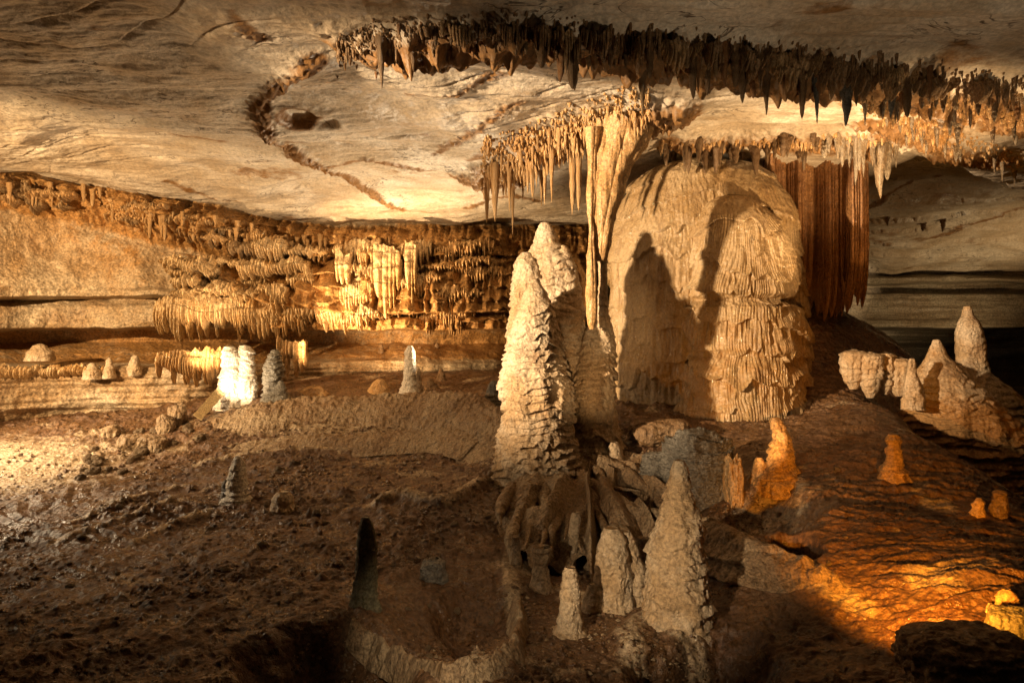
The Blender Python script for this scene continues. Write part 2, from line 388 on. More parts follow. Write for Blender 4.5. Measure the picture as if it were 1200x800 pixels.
# ------------------------------------------------------------------ walls from profile stations
def lerp_rows(keys, cols, n_u, n_t, smooth=3):
    """keys: {u: [(v, d), ...]} same length; returns U, V, D arrays on a dense grid (rows = profile)"""
    ku = np.array(sorted(keys)); K = np.array([keys[k] for k in ku], float)      # (nk, nr, 2)
    U = np.interp(np.linspace(0, 1, n_u), np.linspace(0, 1, len(cols)), cols)
    nr = K.shape[1]
    # arc-length resample of the profile
    A = np.stack([np.stack([np.interp(U, ku, K[:, r, c]) for c in range(2)], -1) for r in range(nr)], 0)   # nr, nu, 2
    ref = K.mean(0); seg = np.hypot(np.diff(ref[:, 0])*0.015, np.diff(ref[:, 1])); s = np.concatenate([[0], np.cumsum(seg+0.02)])
    T = np.linspace(0, s[-1], n_t)
    k = np.clip(np.searchsorted(s, T)-1, 0, nr-2); f = (T-s[k])/(s[k+1]-s[k])
    f = f[:, None, None]
    R = A[k]*(1-f)+A[k+1]*f
    for _ in range(smooth):
        R[1:-1] = 0.25*R[:-2]+0.5*R[1:-1]+0.25*R[2:]
    row = np.interp(T, s, np.arange(nr))
    return np.broadcast_to(U, R.shape[:2]), R[..., 0], R[..., 1], np.broadcast_to(row[:, None], R.shape[:2])

J = {}
for _u in range(-300, 700, 30):
    J[_u] = (float(np.interp(_u, [-300, 0, 100, 200, 300, 400, 500, 600, 690], [196, 195, 209, 233, 256, 270, 270, 269, 265])), 11.45+_u*0.0062+0.0000016*_u*_u+0.25*math.sin(_u*0.021))
keys = {}
for u, (jv, D) in J.items():
    f = float(sstep(250, 420, u)); q = lambda a, b: a*(1-f)+b*f
    keys[u] = [(jv-30, D+0.15), (jv, D+0.05), (jv+10, D-0.22), (jv+34, D-0.25), (jv+q(60, 30), D-0.02), (q(300, 318), D-q(0.12, 0.3)), (q(337, 350), D-q(0.45, 0.45)), (q(346, 366), D-q(0.5, 0.6)),
               (q(350, 369), D-q(0.02, 0.1)), (q(358, 374), D-q(0.18, 0.45)), (q(378, 382), D-q(0.22, 0.5)), (q(385, 387), D-q(0.2, 0.45)), (q(388, 389), D+q(0.8, 0.9)), (q(402, 404), D+q(0.9, 1.0)),
               (q(424, 418), D+0.15), (q(431, 425), D-q(0.65, 0.1)), (q(438, 431), D-q(0.72, 0.15)), (q(478, 446), D-q(0.68, 0.1)), (q(500, 460), D-q(0.4, 0)), (q(560, 500), D-0.2)]
U, V, D, ROW = lerp_rows(keys, [-300, -60, 690], 900, 620)
V = V+5*fbm(U*0.009, ROW*0.25, 0*U+2, 3)*sstep(1.5, 3, ROW)*sstep(19, 17, ROW)+2.2*fbm(U*0.05, ROW*0.5, 0*U+7, 3)
X = D*(U-600)/FP; Z = D*(400-V)/FP
flow = sstep(170, 320, U+60*fbm(U*0.01, ROW, 0*U, 2))*sstep(3.6, 4.6, ROW)*sstep(12.2, 11.6, ROW)
crust = sstep(0.6, 1.2, ROW)*sstep(4.2, 3.2, ROW)
bank = sstep(14.6, 15.2, ROW)
wx = X+0.25*Z*0
cell = fbm(X*1.3, Z*0.9, D*0.3, 3)
flute = np.abs(vn(X*7+1.4*cell, Z*0.7, 0*X))
hang = np.abs(vn(X*11, Z*1.6, 0*X+4))
off = 0.34*fbm(X*0.8, D*0.5, Z*0.8, 4)*(1-0.6*bank)+0.07*fbm(X*4, D*4, Z*4, 4)+0.05*ridged(X*2, D*2, Z*2.4, 3)
off = off+flow*(0.36*(0.5-flute)+0.10*(0.4-np.abs(vn(X*17, Z*1.2, 0*X+8))))
off = off+crust*(0.30*(0.45-hang)+0.26*ridged(X*2.6, Z*4.2, 0*X+1, 4, 0.6))
ph = Z*3.4+1.5*fbm(X*0.8, Z*0.6, 0*X+3, 3)+0.5*np.abs(vn(X*6, Z*1.2, 0*X+9)); fr = ph-np.floor(ph)
off = off+flow*0.22*(1-fr)**1.4*(0.2+0.8*sstep(-.3, .4, cell))+flow*0.10*ridged(X*1.6, Z*1.3, 0*X+12, 4, 0.6)
lay = Z*9+0.5*fbm(X*0.5, Z, 0*X+3, 3); lf = lay-np.floor(lay)
off = off+bank*(0.10*(lf*(1-lf)*4)*(0.4+0.6*vn(X*0.7, np.floor(lay)*3.1, 0*X))+0.05*ridged(X*1.5, Z*12, 0*X, 3))
face = sstep(3.4, 4.4, ROW)*sstep(6.6, 5.8, ROW)*(1-flow)
fx = X+0.5*Z+0.5*fbm(X*0.7, Z*0.7, 0*X+41, 3)
rib = ridged(fx*0.75, Z*0.28, 0*X+42, 3, 0.55)
off = off+face*(0.26*np.clip(rib-0.1, 0, 1)+0.05*ridged(X*3.5, Z*1.6, 0*X+44, 3))
patch = sstep(-0.08, 0.22, fbm(X*0.65, Z*0.8, 0*X+45, 4))
D2 = D-off
tint = np.clip(0.62*face*patch+0.35*face*sstep(0.3, 0.8, rib)+0.95*crust+0.62*flow+0.5*sstep(11.6, 12.4, ROW)*sstep(14.9, 14.2, ROW)+0.22*sstep(-0.1, 0.5, fbm(X*0.8, Z*1.5, 0*X+20, 3))*(1-bank), 0, 1)
me = make_mesh('rock_wall', np.stack([X*1.0, D2, Z], -1), grid_quads(*X.shape), tint)
wall = link('rock_wall', me, M_WALL); wall['kind'] = 'structure'
tag(wall, 'long undercut limestone wall with pale face and brown crust on the left', 'rock wall')

# back wall with level beds, seen between the formations and on the right
keys = {}
for u, D in ((430, 18.0), (700, 18.6), (1000, 19.2), (1250, 19.0), (1700, 17.5)):
    keys[u] = [(270, D+0.4), (322, D+0.3), (327, D-0.25), (331, D-0.2), (334, D+0.5), (344, D+0.5), (347, D+0.1), (372, D-0.05), (381, D-0.3), (385, D-0.35), (388, D+1.6), (410, D+2.4), (440, D+2.4), (480, D+1.0)]
U, V, D, ROW = lerp_rows(keys, [430, 1700], 520, 300, 2)
V = V+6*fbm(U*0.008, ROW*0.3, 0*U+2, 3)+1.2*fbm(U*0.05, ROW*0.6, 0*U+7, 3)
X = D*(U-600)/FP; Z = D*(400-V)/FP
lay = Z*5+0.6*fbm(X*0.25, Z*0.5, 0*X+3, 3); lf = lay-np.floor(lay)
off = 0.15*fbm(X*0.4, Z*1.3, 0*X, 4)+0.12*lf*(0.3+0.7*np.abs(vn(X*0.3, np.floor(lay)*2.7, 0*X)))+0.03*fbm(X*3, Z*9, 0*X, 3)
me = make_mesh('bedded_wall', np.stack([X, D-off, Z], -1), grid_quads(*X.shape), 0.6*sstep(0.1, 0.5, fbm(X*0.5, Z*2, 0*X, 3)))
bw = link('bedded_rock_wall', me, M_STRATA); bw['kind'] = 'structure'
tag(bw, 'far wall of level limestone beds behind the formations', 'rock wall')

# ------------------------------------------------------------------ lathed speleothems, rings given as (v, left u, right u)
def lathe(name, rings, d, mat, parent=None, ky=1.0, nu=180, nv=200, lump=0.10, lsc=1.6, ledge=0.0, per=0.25, scal=0.0, flute=0.0, nfl=26, grain=0.02, gsc=9, seed=0, origin=None, lean=0.0, tintf=None, drip=0.0, rings_=0.30):
    R = np.array(rings, float)
    v = R[:, 0]; t = np.concatenate([[0], np.cumsum(np.hypot(np.diff(v), np.diff(R[:, 2]-R[:, 1])*0.5))])
    tt = np.linspace(0, t[-1], nv)
    V = np.interp(tt, t, v); Lf = np.interp(tt, t, R[:, 1]); Rt = np.interp(tt, t, R[:, 2])
    for _ in range(max(2, nv//40)):
        for a in (Lf, Rt): a[1:-1] = 0.25*a[:-2]+0.5*a[1:-1]+0.25*a[2:]
    z = d*(400-V)/FP; cx = d*((Lf+Rt)/2-600)/FP; r = d*(Rt-Lf)/2/FP
    th = np.linspace(0, 2*np.pi, nu, endpoint=False)
    TH, ZZ = np.meshgrid(th, z); CX = cx[:, None]+0*TH; RR = r[:, None]+0*TH
    sx, cy = np.cos(TH), np.sin(TH)
    px = CX+RR*sx+seed*17.3; py = RR*cy*ky+seed*5.1; pz = ZZ
    rs = np.clip(RR/np.median(r), 0.15, 1.3)
    h = lump*rs*fbm(px*lsc, py*lsc, pz*lsc, 4)
    if ledge:
        lw = 0.9*fbm(px*1.1, py*1.1, pz*0.8+3, 3)
        ph = pz/per+lw*2.1+scal*np.abs(vn(px*9, py*9, pz*1.5+4))+0.25*vn(px*4, py*4, pz*3)
        fr = ph-np.floor(ph)
        h = h+ledge*rs*((1-fr)**1.6)*(0.45+0.75*np.clip(0.5+vn(px*2+7, py*2, np.floor(ph)*1.7), 0, 1))
        if drip:                                         # drips hang under every ledge
            h = h+drip*rs*sstep(0.25, 0.6, fr)*(0.5-np.abs(vn(px*15, py*15, np.floor(ph)*3.3)))*1.4
    pm = np.clip(0.55+1.1*fbm(px*lsc*0.9+31, py*lsc*0.9, pz*lsc*0.6, 3), 0.1, 1.3)
    h = h*(0.75+0.25*pm)+0.35*lump*rs*fbm(px*lsc*3.2, py*lsc*3.2, pz*lsc*2.2+11, 3)
    rg_ = pz*(9.0+2*seed % 3)+1.6*fbm(px*2.2, py*2.2, pz*2.2+5, 3); rg_ = rg_-np.floor(rg_)
    h = h+rings_*lump*rs*(1.3-pm)*np.where(rg_ < 0.25, rg_/0.25, (1-rg_)/0.75)
    if flute:
        fl = np.abs(np.sin(nfl*0.5*(TH+0.25*vn(px*2, py*2, pz*0.7)+0.12*vn(px*5, py*5, pz*1.2))))
        h = h+flute*rs*(fl**0.7-0.5)
    h = h+grain*np.sqrt(rs)*pm*(0.8*ridged(px*gsc, py*gsc, pz*gsc*0.8, 3, 0.6)+0.4*vn(px*gsc*3.3, py*gsc*3.3, pz*gsc*3.3))
    h[0] *= 0.2
    rr = np.maximum(RR+h, 0.002)
    base = np.array([cx[-1], d, z[-1]]) if origin is None else np.asarray(origin, float)
    co = np.stack([CX+rr*sx, d+rr*cy*ky+lean*(ZZ-z[-1]), ZZ], -1).reshape(-1, 3)
    n0 = len(co)
    co = np.concatenate([co, [[cx[0], d+lean*(z[0]-z[-1]), z[0]+0.3*r[0]], [cx[-1], d, z[-1]]]])
    q = grid_quads(nv, nu, wrap=True)
    j = np.arange(nu); j2 = (j+1) % nu
    tr = np.concatenate([np.stack([np.full(nu, n0), j2, j], -1), np.stack([np.full(nu, n0+1), (nv-1)*nu+j, (nv-1)*nu+j2], -1)])
    tn = None
    if tintf is not None:
        tn = np.concatenate([tintf(px-seed*17.3, pz, V[:, None]+0*TH, TH).ravel(), [0, 0]])
    me = make_mesh(name, co-base, q[:, ::-1], tn, tr)
    return link(name, me, mat, parent, base if parent is None else base-np.array(parent.location))

def stalagmite(label, rings, mat=M_CALC, d=None, group=None, name='stalagmite', cat='stalagmite', **kw):
    """the last ring stands on the ground; the shape goes on a little below it"""
    v, l, r = rings[-1]
    if d is None: d = ground_at((l+r)/2, v)[1]+d_in(l, r, ground_at((l+r)/2, v)[1])
    ext = rings+[(v+0.25*FP/d*0.6, l-(r-l)*0.06, r+(r-l)*0.06)]
    return tag(lathe(name, ext, d, mat, **kw), label, cat, group)
def d_in(l, r, d): return 0.4*d*(r-l)/2/FP

# the tall group in the middle
stalagmite('tall cream stalagmite cone with a pointed tip, standing in front of the three-peaked one',
    [(328, 624, 630), (340, 617, 638), (365, 608, 648), (395, 600, 656), (430, 594, 663), (450, 590, 668), (480, 590, 672), (505, 587, 672), (530, 583, 675), (552, 576, 682)], d=8.35, ky=0.95,
    nu=340, nv=420, lump=0.12, lsc=2.0, ledge=0.042, per=0.13, scal=0.75, grain=0.024, gsc=10, seed=1, drip=0.012)
stalagmite('three-peaked cream stalagmite rising behind the tall cone',
    [(261, 634, 643), (268, 631, 648), (285, 626, 655), (300, 618, 664), (330, 612, 672), (370, 608, 677), (410, 606, 680), (450, 606, 684), (500, 604, 688)], d=9.0,
    nu=260, nv=320, lump=0.16, lsc=2.2, ledge=0.05, per=0.14, scal=0.4, grain=0.022, gsc=11, seed=2, drip=0.015, ky=0.7)
t = COL.objects['stalagmite.001'] if 'stalagmite.001' in COL.objects else None
for nm, rr, sd in (('peak', [(288, 656, 664), (296, 653, 668), (315, 651, 673), (350, 650, 680), (400, 650, 684), (450, 650, 686), (470, 655, 684)], 3), ('peak', [(296, 612, 620), (305, 606, 628), (330, 601, 636), (370, 598, 640), (420, 596, 640), (450, 600, 640)], 4)):
    lathe(nm, rr, 8.95, M_CALC, parent=t, nu=160, nv=220, lump=0.07, lsc=2.2, ledge=0.03, per=0.13, scal=0.5, grain=0.02, gsc=11, seed=sd, drip=0.012)
stalagmite('ribbed brown stalagmite below the hanging drapery, right of the tall cone',
    [(366, 697, 712), (380, 690, 716), (400, 684, 718), (430, 678, 719), (460, 674, 719), (490, 672, 720), (514, 666, 724)], d=8.75,
    nu=220, nv=320, lump=0.05, lsc=2.4, ledge=0.07, per=0.15, scal=0.7, grain=0.02, gsc=11, seed=5, drip=0.02)

# the great flowstone dome
dm = thing('flowstone_dome', 'huge golden flowstone dome with rippled terraces behind the tall stalagmites', 'flowstone', at(830, 500, 10.6))
lathe('smooth_lobe', [(190, 790, 850), (198, 765, 885), (212, 745, 905), (235, 732, 918), (270, 723, 930), (320, 718, 938), (370, 716, 941), (420, 716, 942), (460, 717, 942), (505, 720, 944), (530, 720, 944)], 10.95, M_DOME, parent=dm, ky=0.72,
      nu=760, nv=520, lump=0.15, lsc=0.9, ledge=0.10, per=0.40, scal=0.35, flute=0.012, nfl=150, grain=0.006, seed=6, drip=0.035, rings_=0.04)
lathe('terraced_lobe', [(232, 838, 876), (240, 826, 890), (257, 815, 903), (280, 808, 914), (310, 804, 922), (340, 801, 926), (347, 803, 925), (353, 813, 914), (362, 802, 928), (385, 799, 936), (408, 800, 936), (416, 806, 932), (430, 799, 938), (455, 797, 939), (463, 801, 937), (480, 797, 940), (500, 797, 940), (525, 797, 940)], 10.12, M_DOME, parent=dm, ky=0.80,
      nu=860, nv=640, lump=0.15, lsc=1.2, ledge=0.14, per=0.40, scal=0.3, flute=0.014, nfl=130, grain=0.010, gsc=8, seed=8, drip=0.045, rings_=0.05, tintf=lambda x, z, v, th: 0.35*sstep(360, 380, v))
lathe('bulge', [(408, 884, 904), (418, 870, 920), (440, 862, 932), (462, 866, 936), (480, 872, 938), (500, 872, 940)], 10.05, M_DOME, parent=dm, ky=0.45, nu=240, nv=160, lump=0.14, lsc=1.6, ledge=0.07, per=0.18, scal=0.4, flute=0.012, nfl=40, grain=0.016, seed=9, drip=0.03, tintf=lambda x, z, v, th: 0.35+0*x)
# the hanging drapery that nearly meets its stalagmite
dr = thing('drapery', 'long tapering amber drapery hanging from the ceiling to the ribbed stalagmite', 'drapery', at(720, 125, 8.5))
lathe('fold', [(108, 684, 790), (120, 690, 774), (136, 694, 762), (165, 697, 755), (200, 695, 742), (240, 693, 729), (275, 692, 718), (303, 693, 713), (306, 696, 710)], 8.5, M_AMBER, parent=dr, ky=0.7, nu=260, nv=260, lump=0.16, lsc=1.5, flute=0.032, nfl=8, grain=0.010, seed=12, rings_=0)
lathe('fold', [(150, 686, 702), (200, 687, 700), (250, 688, 698), (310, 688, 698), (350, 689, 698), (378, 689, 698), (386, 691, 696)], 8.42, M_AMBER, parent=dr, nu=60, nv=200, lump=0.05, lsc=2.2, flute=0.01, nfl=5, grain=0.006, seed=13, rings_=0)
lathe('fold', [(280, 700, 712), (300, 701, 712), (330, 702, 711), (360, 701, 712), (384, 697, 714)], 8.62, M_CALC, parent=dr, nu=70, nv=120, lump=0.02, lsc=4, ledge=0.01, per=0.12, grain=0.008, seed=14)

# ------------------------------------------------------------------ curtains: fluted sheets with drip tips
def curtain(name, plan, vtop, vbot, mat, parent=None, nfl=12, amp=0.06, tip=0.25, thick=0.08, nu=260, nv=120, seed=0, jag=0.25, bulge=0.1, rip=0.012):
    """plan: [(u, d)...]; vtop, vbot: v at evenly spaced stations"""
    s = np.linspace(0, 1, nu); P = np.array(plan, float)
    u = np.interp(s, np.linspace(0, 1, len(P)), P[:, 0]); d = np.interp(s, np.linspace(0, 1, len(P)), P[:, 1])
    vt = np.interp(s, np.linspace(0, 1, len(vtop)), vtop); vb = np.interp(s, np.linspace(0, 1, len(vbot)), vbot)
    rg = np.random.RandomState(seed*7+3)
    wd = 0.45+rg.rand(nfl)*1.1; ed = np.concatenate([[0], np.cumsum(wd)]); ed /= ed[-1]
    ph = np.interp(s, ed, np.arange(nfl+1))+1e-6
    fl = np.abs(np.sin(np.pi*ph))**0.75
    k = np.clip(np.floor(ph), 0, nfl-1).astype(int)
    rnd = rg.rand(nfl)[k]
    rel = (wd/wd.mean())[k]; dep = (rg.rand(nfl)-0.5)[k]
    ln = (1-jag*rnd)*(1-tip*(1-fl)*(0.7+0.3*rnd))
    vt = vt+3.0*vn(s*nfl*0.5, 0*s+seed, 0*s+2)+2*vn(s*nfl*1.7, 0*s+seed, 0*s+5)
    zt = d*(400-vt)/FP; zb = d*(400-vb)/FP
    zb2 = zt+(zb-zt)*ln
    t = np.linspace(0, 1, nv)[:, None]
    X = (d*(u-600)/FP)[None]+0*t
    Z = zt[None]+(zb2-zt)[None]*t
    front = amp*(fl*np.sqrt(rel)+0.5*dep*fl)[None]*(0.35+0.65*t)*np.sqrt(np.clip(1-(t-0.0)**8, 0, 1))+bulge*np.sin(np.pi*np.clip(t*0.8, 0, 1))*0.6+thick*0.5*(1-t**6)
    rp = rip*(vn(X*6, Z*9, 0*X+seed)+0.6*vn(X*20, Z*14, 0*X+seed))
    ledge = rip*0.9*((Z*3.3+0.5*vn(X*2, Z*2, 0*X+seed)) % 1.0)
    Yf = d[None]-front-(rp+ledge)*(1-t**6); Yb = d[None]+thick*0.5*(1-t**6)
    A = np.stack([X, Yf, Z], -1); B = np.stack([X, Yb+0*X, Z], -1)
    n = nu*nv
    q = [grid_quads(nv, nu), grid_quads(nv, nu, off=n, flip=True)]
    i = np.arange(nv-1)
    q.append(np.stack([i*nu, (i+1)*nu, n+(i+1)*nu, n+i*nu], -1)); q.append(np.stack([i*nu+nu-1, n+i*nu+nu-1, n+(i+1)*nu+nu-1, (i+1)*nu+nu-1], -1))
    j = np.arange(nu-1)
    q.append(np.stack([(nv-1)*nu+j, n+(nv-1)*nu+j, n+(nv-1)*nu+j+1, (nv-1)*nu+j+1][::-1], -1))
    base = np.array([X.mean(), d.mean(), zt.max()])
    co = np.concatenate([A.reshape(-1, 3), B.reshape(-1, 3)])-base
    me = make_mesh(name, co, np.concatenate(q))
    return link(name, me, mat, parent, base if parent is None else base-np.array(parent.location))

o = curtain('stone_curtain', [(898, 10.9), (915, 11.35), (930, 11.1), (948, 11.5), (962, 11.2), (976, 11.45), (990, 10.95), (1002, 11.0), (1011, 11.35)], [158]*5, [250, 345, 385, 372, 366], M_RUST, nfl=30, amp=0.12, tip=0.10, thick=0.3, nu=520, nv=200, seed=1, jag=0.10, bulge=0.0, rip=0.010)
tag(o, 'tall rust red curtain of fluted stone hanging right of the golden dome', 'drapery')
def wd_(u): return float(np.interp(u, sorted(J), [J[k][1] for k in sorted(J)]))
def wp(us_, off): return [(u, wd_(u)-off) for u in us_]
WC = [
    ('left piece of the long drip fringe under the lowest overhang of the wall', wp((184, 215, 246), 0.45), [350, 346, 352], [398, 408, 400], M_HONEY, 9, 2, 'flowstone fringe'),
    ('middle piece of the long drip fringe under the lowest overhang of the wall', wp((238, 275, 300), 0.55), [352, 350, 354], [402, 410, 406], M_HONEY, 9, 3, 'flowstone fringe'),
    ('right piece of the long drip fringe under the lowest overhang of the wall', wp((294, 325, 356), 0.45), [350, 354, 350], [408, 404, 396], M_HONEY, 9, 4, 'flowstone fringe'),
    ('bright narrow drape standing out at the left of the wall columns', wp((394, 411), 0.75), [294, 298], [356, 350], M_HONEY, 2, 5, 'drapery'),
    ('wide pale drape between the bright narrow drape and the pointed one', wp((438, 455, 470), 0.6), [288, 286, 294], [368, 378, 362], M_HONEY, 4, 6, 'drapery'),
    ('slim pointed drape right of the wide pale drape on the wall', wp((475, 489), 0.75), [284, 290], [366, 378], M_HONEY, 2, 7, 'drapery'),
    ('orange fringe under the ledge beside the white twin stalagmite', [(186, 11.3), (230, 11.6), (268, 12.0)], [414, 410, 406], [448, 456, 450], M_AMBER, 13, 10, 'flowstone fringe'),
    ('small orange fringe behind the dark hunched stalagmite', [(326, 12.4), (360, 12.8)], [396, 400], [446, 444], M_AMBER, 6, 11, 'flowstone fringe'),
    ('row of tiny drips along the lip of the left bank', wp((-20, 60, 130), 0.75), [429, 429, 430], [446, 444, 442], M_HONEY, 30, 12, 'flowstone fringe'),
]
rw = random.Random(9)
for k in range(46):
    u = rw.uniform(-10, 330); w_ = rw.uniform(14, 44); jv = float(np.interp(u, sorted(J), [J[q_][0] for q_ in sorted(J)])); v = jv+rw.uniform(10, 34); h_ = rw.uniform(9, 24)
    o = curtain('flowstone_fringe', wp((u-w_*0.6, u, u+w_*0.6), rw.uniform(0.2, 0.42)), [v+rw.uniform(-2, 5), v, v+rw.uniform(-2, 8)], [v+h_*rw.uniform(.5, .9), v+h_, v+h_*rw.uniform(.4, 1.2)], (M_AMBER, M_BROWN, M_AMBER)[k % 3], nfl=max(4, int(w_/2.6)), amp=0.06, tip=0.45, thick=0.14, seed=300+k, jag=0.55, bulge=0.10, rip=0.05, nu=110, nv=44)
    tag(o, 'ragged brown drip tier in the crust under the ceiling at the left', 'flowstone fringe', 'brown drip tiers along the top of the left wall')
rw = random.Random(3)
for k in range(120):
    u = rw.uniform(205, 588); w_ = rw.uniform(10, 40); v = rw.uniform(278, 366)
    if u < 300: v = rw.uniform(300, 350)
    h_ = rw.uniform(16, 44)*(0.7 if u < 300 else 1); h_ = min(h_, 402-v)
    o = curtain('flowstone_fringe', wp((u-w_*0.6, u, u+w_*0.6), rw.uniform(0.2, 0.62)), [v+rw.uniform(0, 6), v, v+rw.uniform(0, 6)], [v+h_*rw.uniform(.5, .9), v+h_, v+h_*rw.uniform(.4, .9)], M_HONEY if u < 500 else M_AMBER, nfl=max(3, int(w_/2.3)), amp=0.065, tip=0.5, thick=0.16, seed=100+k, jag=0.5, bulge=0.14, rip=0.04, nu=110, nv=50)
    tag(o, 'small tier of drips fused to the honey coloured left wall' if u < 500 else 'small tier of brown drips at the shaded end of the left wall', 'flowstone fringe', 'small drip tiers on the left wall')
for lb, pl, vt, vb, mt, nf, sd, ct in WC:
    tag(curtain('flowstone_fringe' if 'fringe' in ct else 'drapery', pl, vt, vb, mt, nfl=int(nf*2.1) if nf > 6 else nf+1, amp=0.075, tip=0.68 if nf > 6 else 0.35, thick=0.10, seed=sd, jag=0.55, bulge=0.08, rip=0.03, nu=max(90, nf*30)), lb, ct)
lo = thing('drapery', 'bulbous pale drapery with four lobes beside the right-hand cone', 'drapery', at(1025, 465, 9.6))
for sd, (u, vt, vb, w_, dd) in enumerate(((1001, 411, 456, 26, 9.65), (1020, 414, 466, 24, 9.55), (1037, 414, 462, 22, 9.6), (1054, 420, 464, 22, 9.55))):
    lathe('lobe', [(vt, u-w_*0.3, u+w_*0.3), (vt+4, u-w_*0.55, u+w_*0.55), ((vt+vb)/2, u-w_*0.56, u+w_*0.5), (vb-10, u-w_*0.4, u+w_*0.36), (vb, u-w_*0.15, u+w_*0.12)], dd, M_CALC, parent=lo, nu=90, nv=90, lump=0.07, lsc=3, flute=0.012, nfl=9, grain=0.02, seed=60+sd)

# ------------------------------------------------------------------ smaller stalagmites and rocks
S = stalagmite
tw = thing('stalagmite', 'blazing white twin stalagmite beside the leaning board', 'stalagmite', at(277, 480, 11.5))
lathe('peak', [(406, 264, 274), (414, 262, 279), (435, 261, 279), (455, 257, 280), (475, 253, 284), (492, 250, 290)], 11.45, M_WHITE, parent=tw, nu=120, nv=160, lump=0.05, lsc=4, ledge=0.035, per=0.12, scal=0.6, grain=0.02, seed=20)
lathe('peak', [(405, 281, 291), (412, 278, 297), (430, 278, 298), (450, 276, 300), (470, 275, 300), (492, 272, 304)], 11.55, M_WHITE, parent=tw, nu=120, nv=160, lump=0.05, lsc=4, ledge=0.035, per=0.12, scal=0.6, grain=0.02, seed=21)
S('dark hunched stalagmite with a white cap beside the white twin stalagmite', [(410, 319, 326), (416, 316, 330), (428, 311, 331), (445, 309, 330), (458, 310, 334), (468, 308, 338)], M_GREY, d=11.4, lump=0.06, lsc=4, ledge=0.03, per=0.1, seed=22, nu=120, nv=140)
S('small dark stump at the foot of the dark hunched stalagmite', [(446, 327, 331), (452, 324, 335), (462, 323, 337), (470, 321, 340)], M_GREY, d=11.3, lump=0.03, lsc=5, seed=23, nu=70, nv=60)
S('thin stalagmite with a shining white tip on the rimstone dam', [(405, 478, 483), (412, 475, 486), (430, 474, 487), (445, 473, 487), (452, 471, 488), (461, 467, 492)], M_WHITE, d=12.0, lump=0.03, lsc=5, ledge=0.012, per=0.1, seed=24, nu=90, nv=120)
S('short pale stub just right of the white-tipped stalagmite', [(429, 487, 491), (434, 485, 493), (448, 485, 494), (458, 483, 496)], M_CALC, d=12.3, lump=0.02, lsc=5, seed=25, nu=60, nv=60)
for k, (u0, vt, vb, w, lb) in enumerate([(445, 444, 460, 26, 'low orange mound on the dam left of the white-tipped stalagmite'), (368, 452, 468, 40, 'wide low orange mound at the left end of the dam'), (502, 442, 456, 22, 'low brown mound right of the white-tipped stalagmite'),
                                        (512, 402, 422, 9, 'slim brown stalagmite on the far ledge under the wall'), (492, 406, 424, 11, 'stout brown stalagmite on the far ledge, behind the white-tipped one'), (447, 404, 420, 8, 'brown stalagmite on the far ledge under the wide pale drape'), (517, 432, 446, 10, 'leaning brown stub below the far ledge')]):
    S(lb, [(vt, u0-w*0.12, u0+w*0.12), (vt+3, u0-w*0.28, u0+w*0.26), ((vt+vb)/2, u0-w*0.4, u0+w*0.38), (vb, u0-w*0.6, u0+w*0.6)], M_AMBER if k < 2 else M_DARK, d=(12.6, 12.0, 12.9, 15.6, 15.3, 15.0, 13.6)[k], lump=0.05, lsc=4, grain=0.03, seed=26+k, nu=80, nv=80)
S('small grey knob at the foot of the tall cone, on its left', [(446, 576, 582), (450, 573, 586), (458, 571, 588), (468, 569, 590)], M_GREY, d=11.2, lump=0.03, lsc=5, ledge=0.02, per=0.07, seed=34, nu=80, nv=80)
S('upright pale grey stalagmite on the open mud floor', [(534, 276, 282), (540, 273, 286), (552, 270, 288), (568, 268, 289), (580, 265, 290), (587, 260, 294)], M_WHITE, lump=0.04, lsc=6, ledge=0.015, per=0.06, grain=0.018, gsc=16, seed=35, nu=120, nv=140)
S('tiny grey stalagmite leaning on the upright pale grey one', [(562, 263, 267), (566, 261, 270), (580, 260, 272), (587, 258, 274)], M_GREY, lump=0.03, lsc=6, seed=36, nu=60, nv=60)
S('blunt brown stub on the mud right of the grey stalagmite', [(576, 326, 338), (580, 321, 341), (590, 319, 342), (600, 316, 346)], M_CALC, lump=0.05, lsc=5, seed=37, nu=80, nv=60)
S('dark greenish stalagmite slab in the shadowed foreground', [(606, 424, 432), (615, 421, 437), (640, 417, 441), (670, 415, 443), (700, 413, 445), (712, 410, 448)], M_MOSS, lump=0.04, lsc=5, grain=0.015, seed=38, nu=120, nv=140, ky=0.6)
S('round stub in the shadows right of the dark greenish slab', [(654, 500, 514), (658, 496, 519), (668, 494, 520), (676, 492, 522)], M_GREY, lump=0.04, lsc=6, seed=39, nu=80, nv=60)
S('pale bottle-shaped stalagmite in the front hollow', [(664, 663, 674), (670, 660, 678), (690, 658, 680), (715, 656, 681), (735, 652, 684), (745, 644, 692)], M_CALC, lump=0.025, lsc=6, grain=0.014, gsc=18, seed=40, nu=140, nv=160)
S('slender leaning pale stalagmite above the bottle-shaped one', [(600, 671, 678), (606, 669, 680), (625, 666, 679), (650, 664, 675), (668, 666, 674)], M_CALC, lump=0.02, lsc=6, grain=0.012, seed=41, nu=90, nv=120)
S('plump pear-shaped stalagmite left of the big front cone', [(618, 708, 724), (628, 704, 731), (650, 700, 738), (675, 698, 742), (700, 698, 742), (714, 694, 746)], M_CALC, lump=0.05, lsc=4, grain=0.016, gsc=16, seed=42, nu=160, nv=160)
S('narrow folded stalagmite tucked behind the pear-shaped one', [(622, 728, 738), (635, 728, 747), (660, 730, 754), (690, 732, 756), (704, 730, 758)], M_CALC, d=5.75, lump=0.05, lsc=4, grain=0.016, seed=43, nu=120, nv=140)
S('low rounded stub between bottle and pear shaped stalagmites', [(684, 690, 702), (690, 687, 707), (702, 685, 710), (714, 682, 712)], M_CALC, lump=0.03, lsc=6, seed=44, nu=90, nv=60)
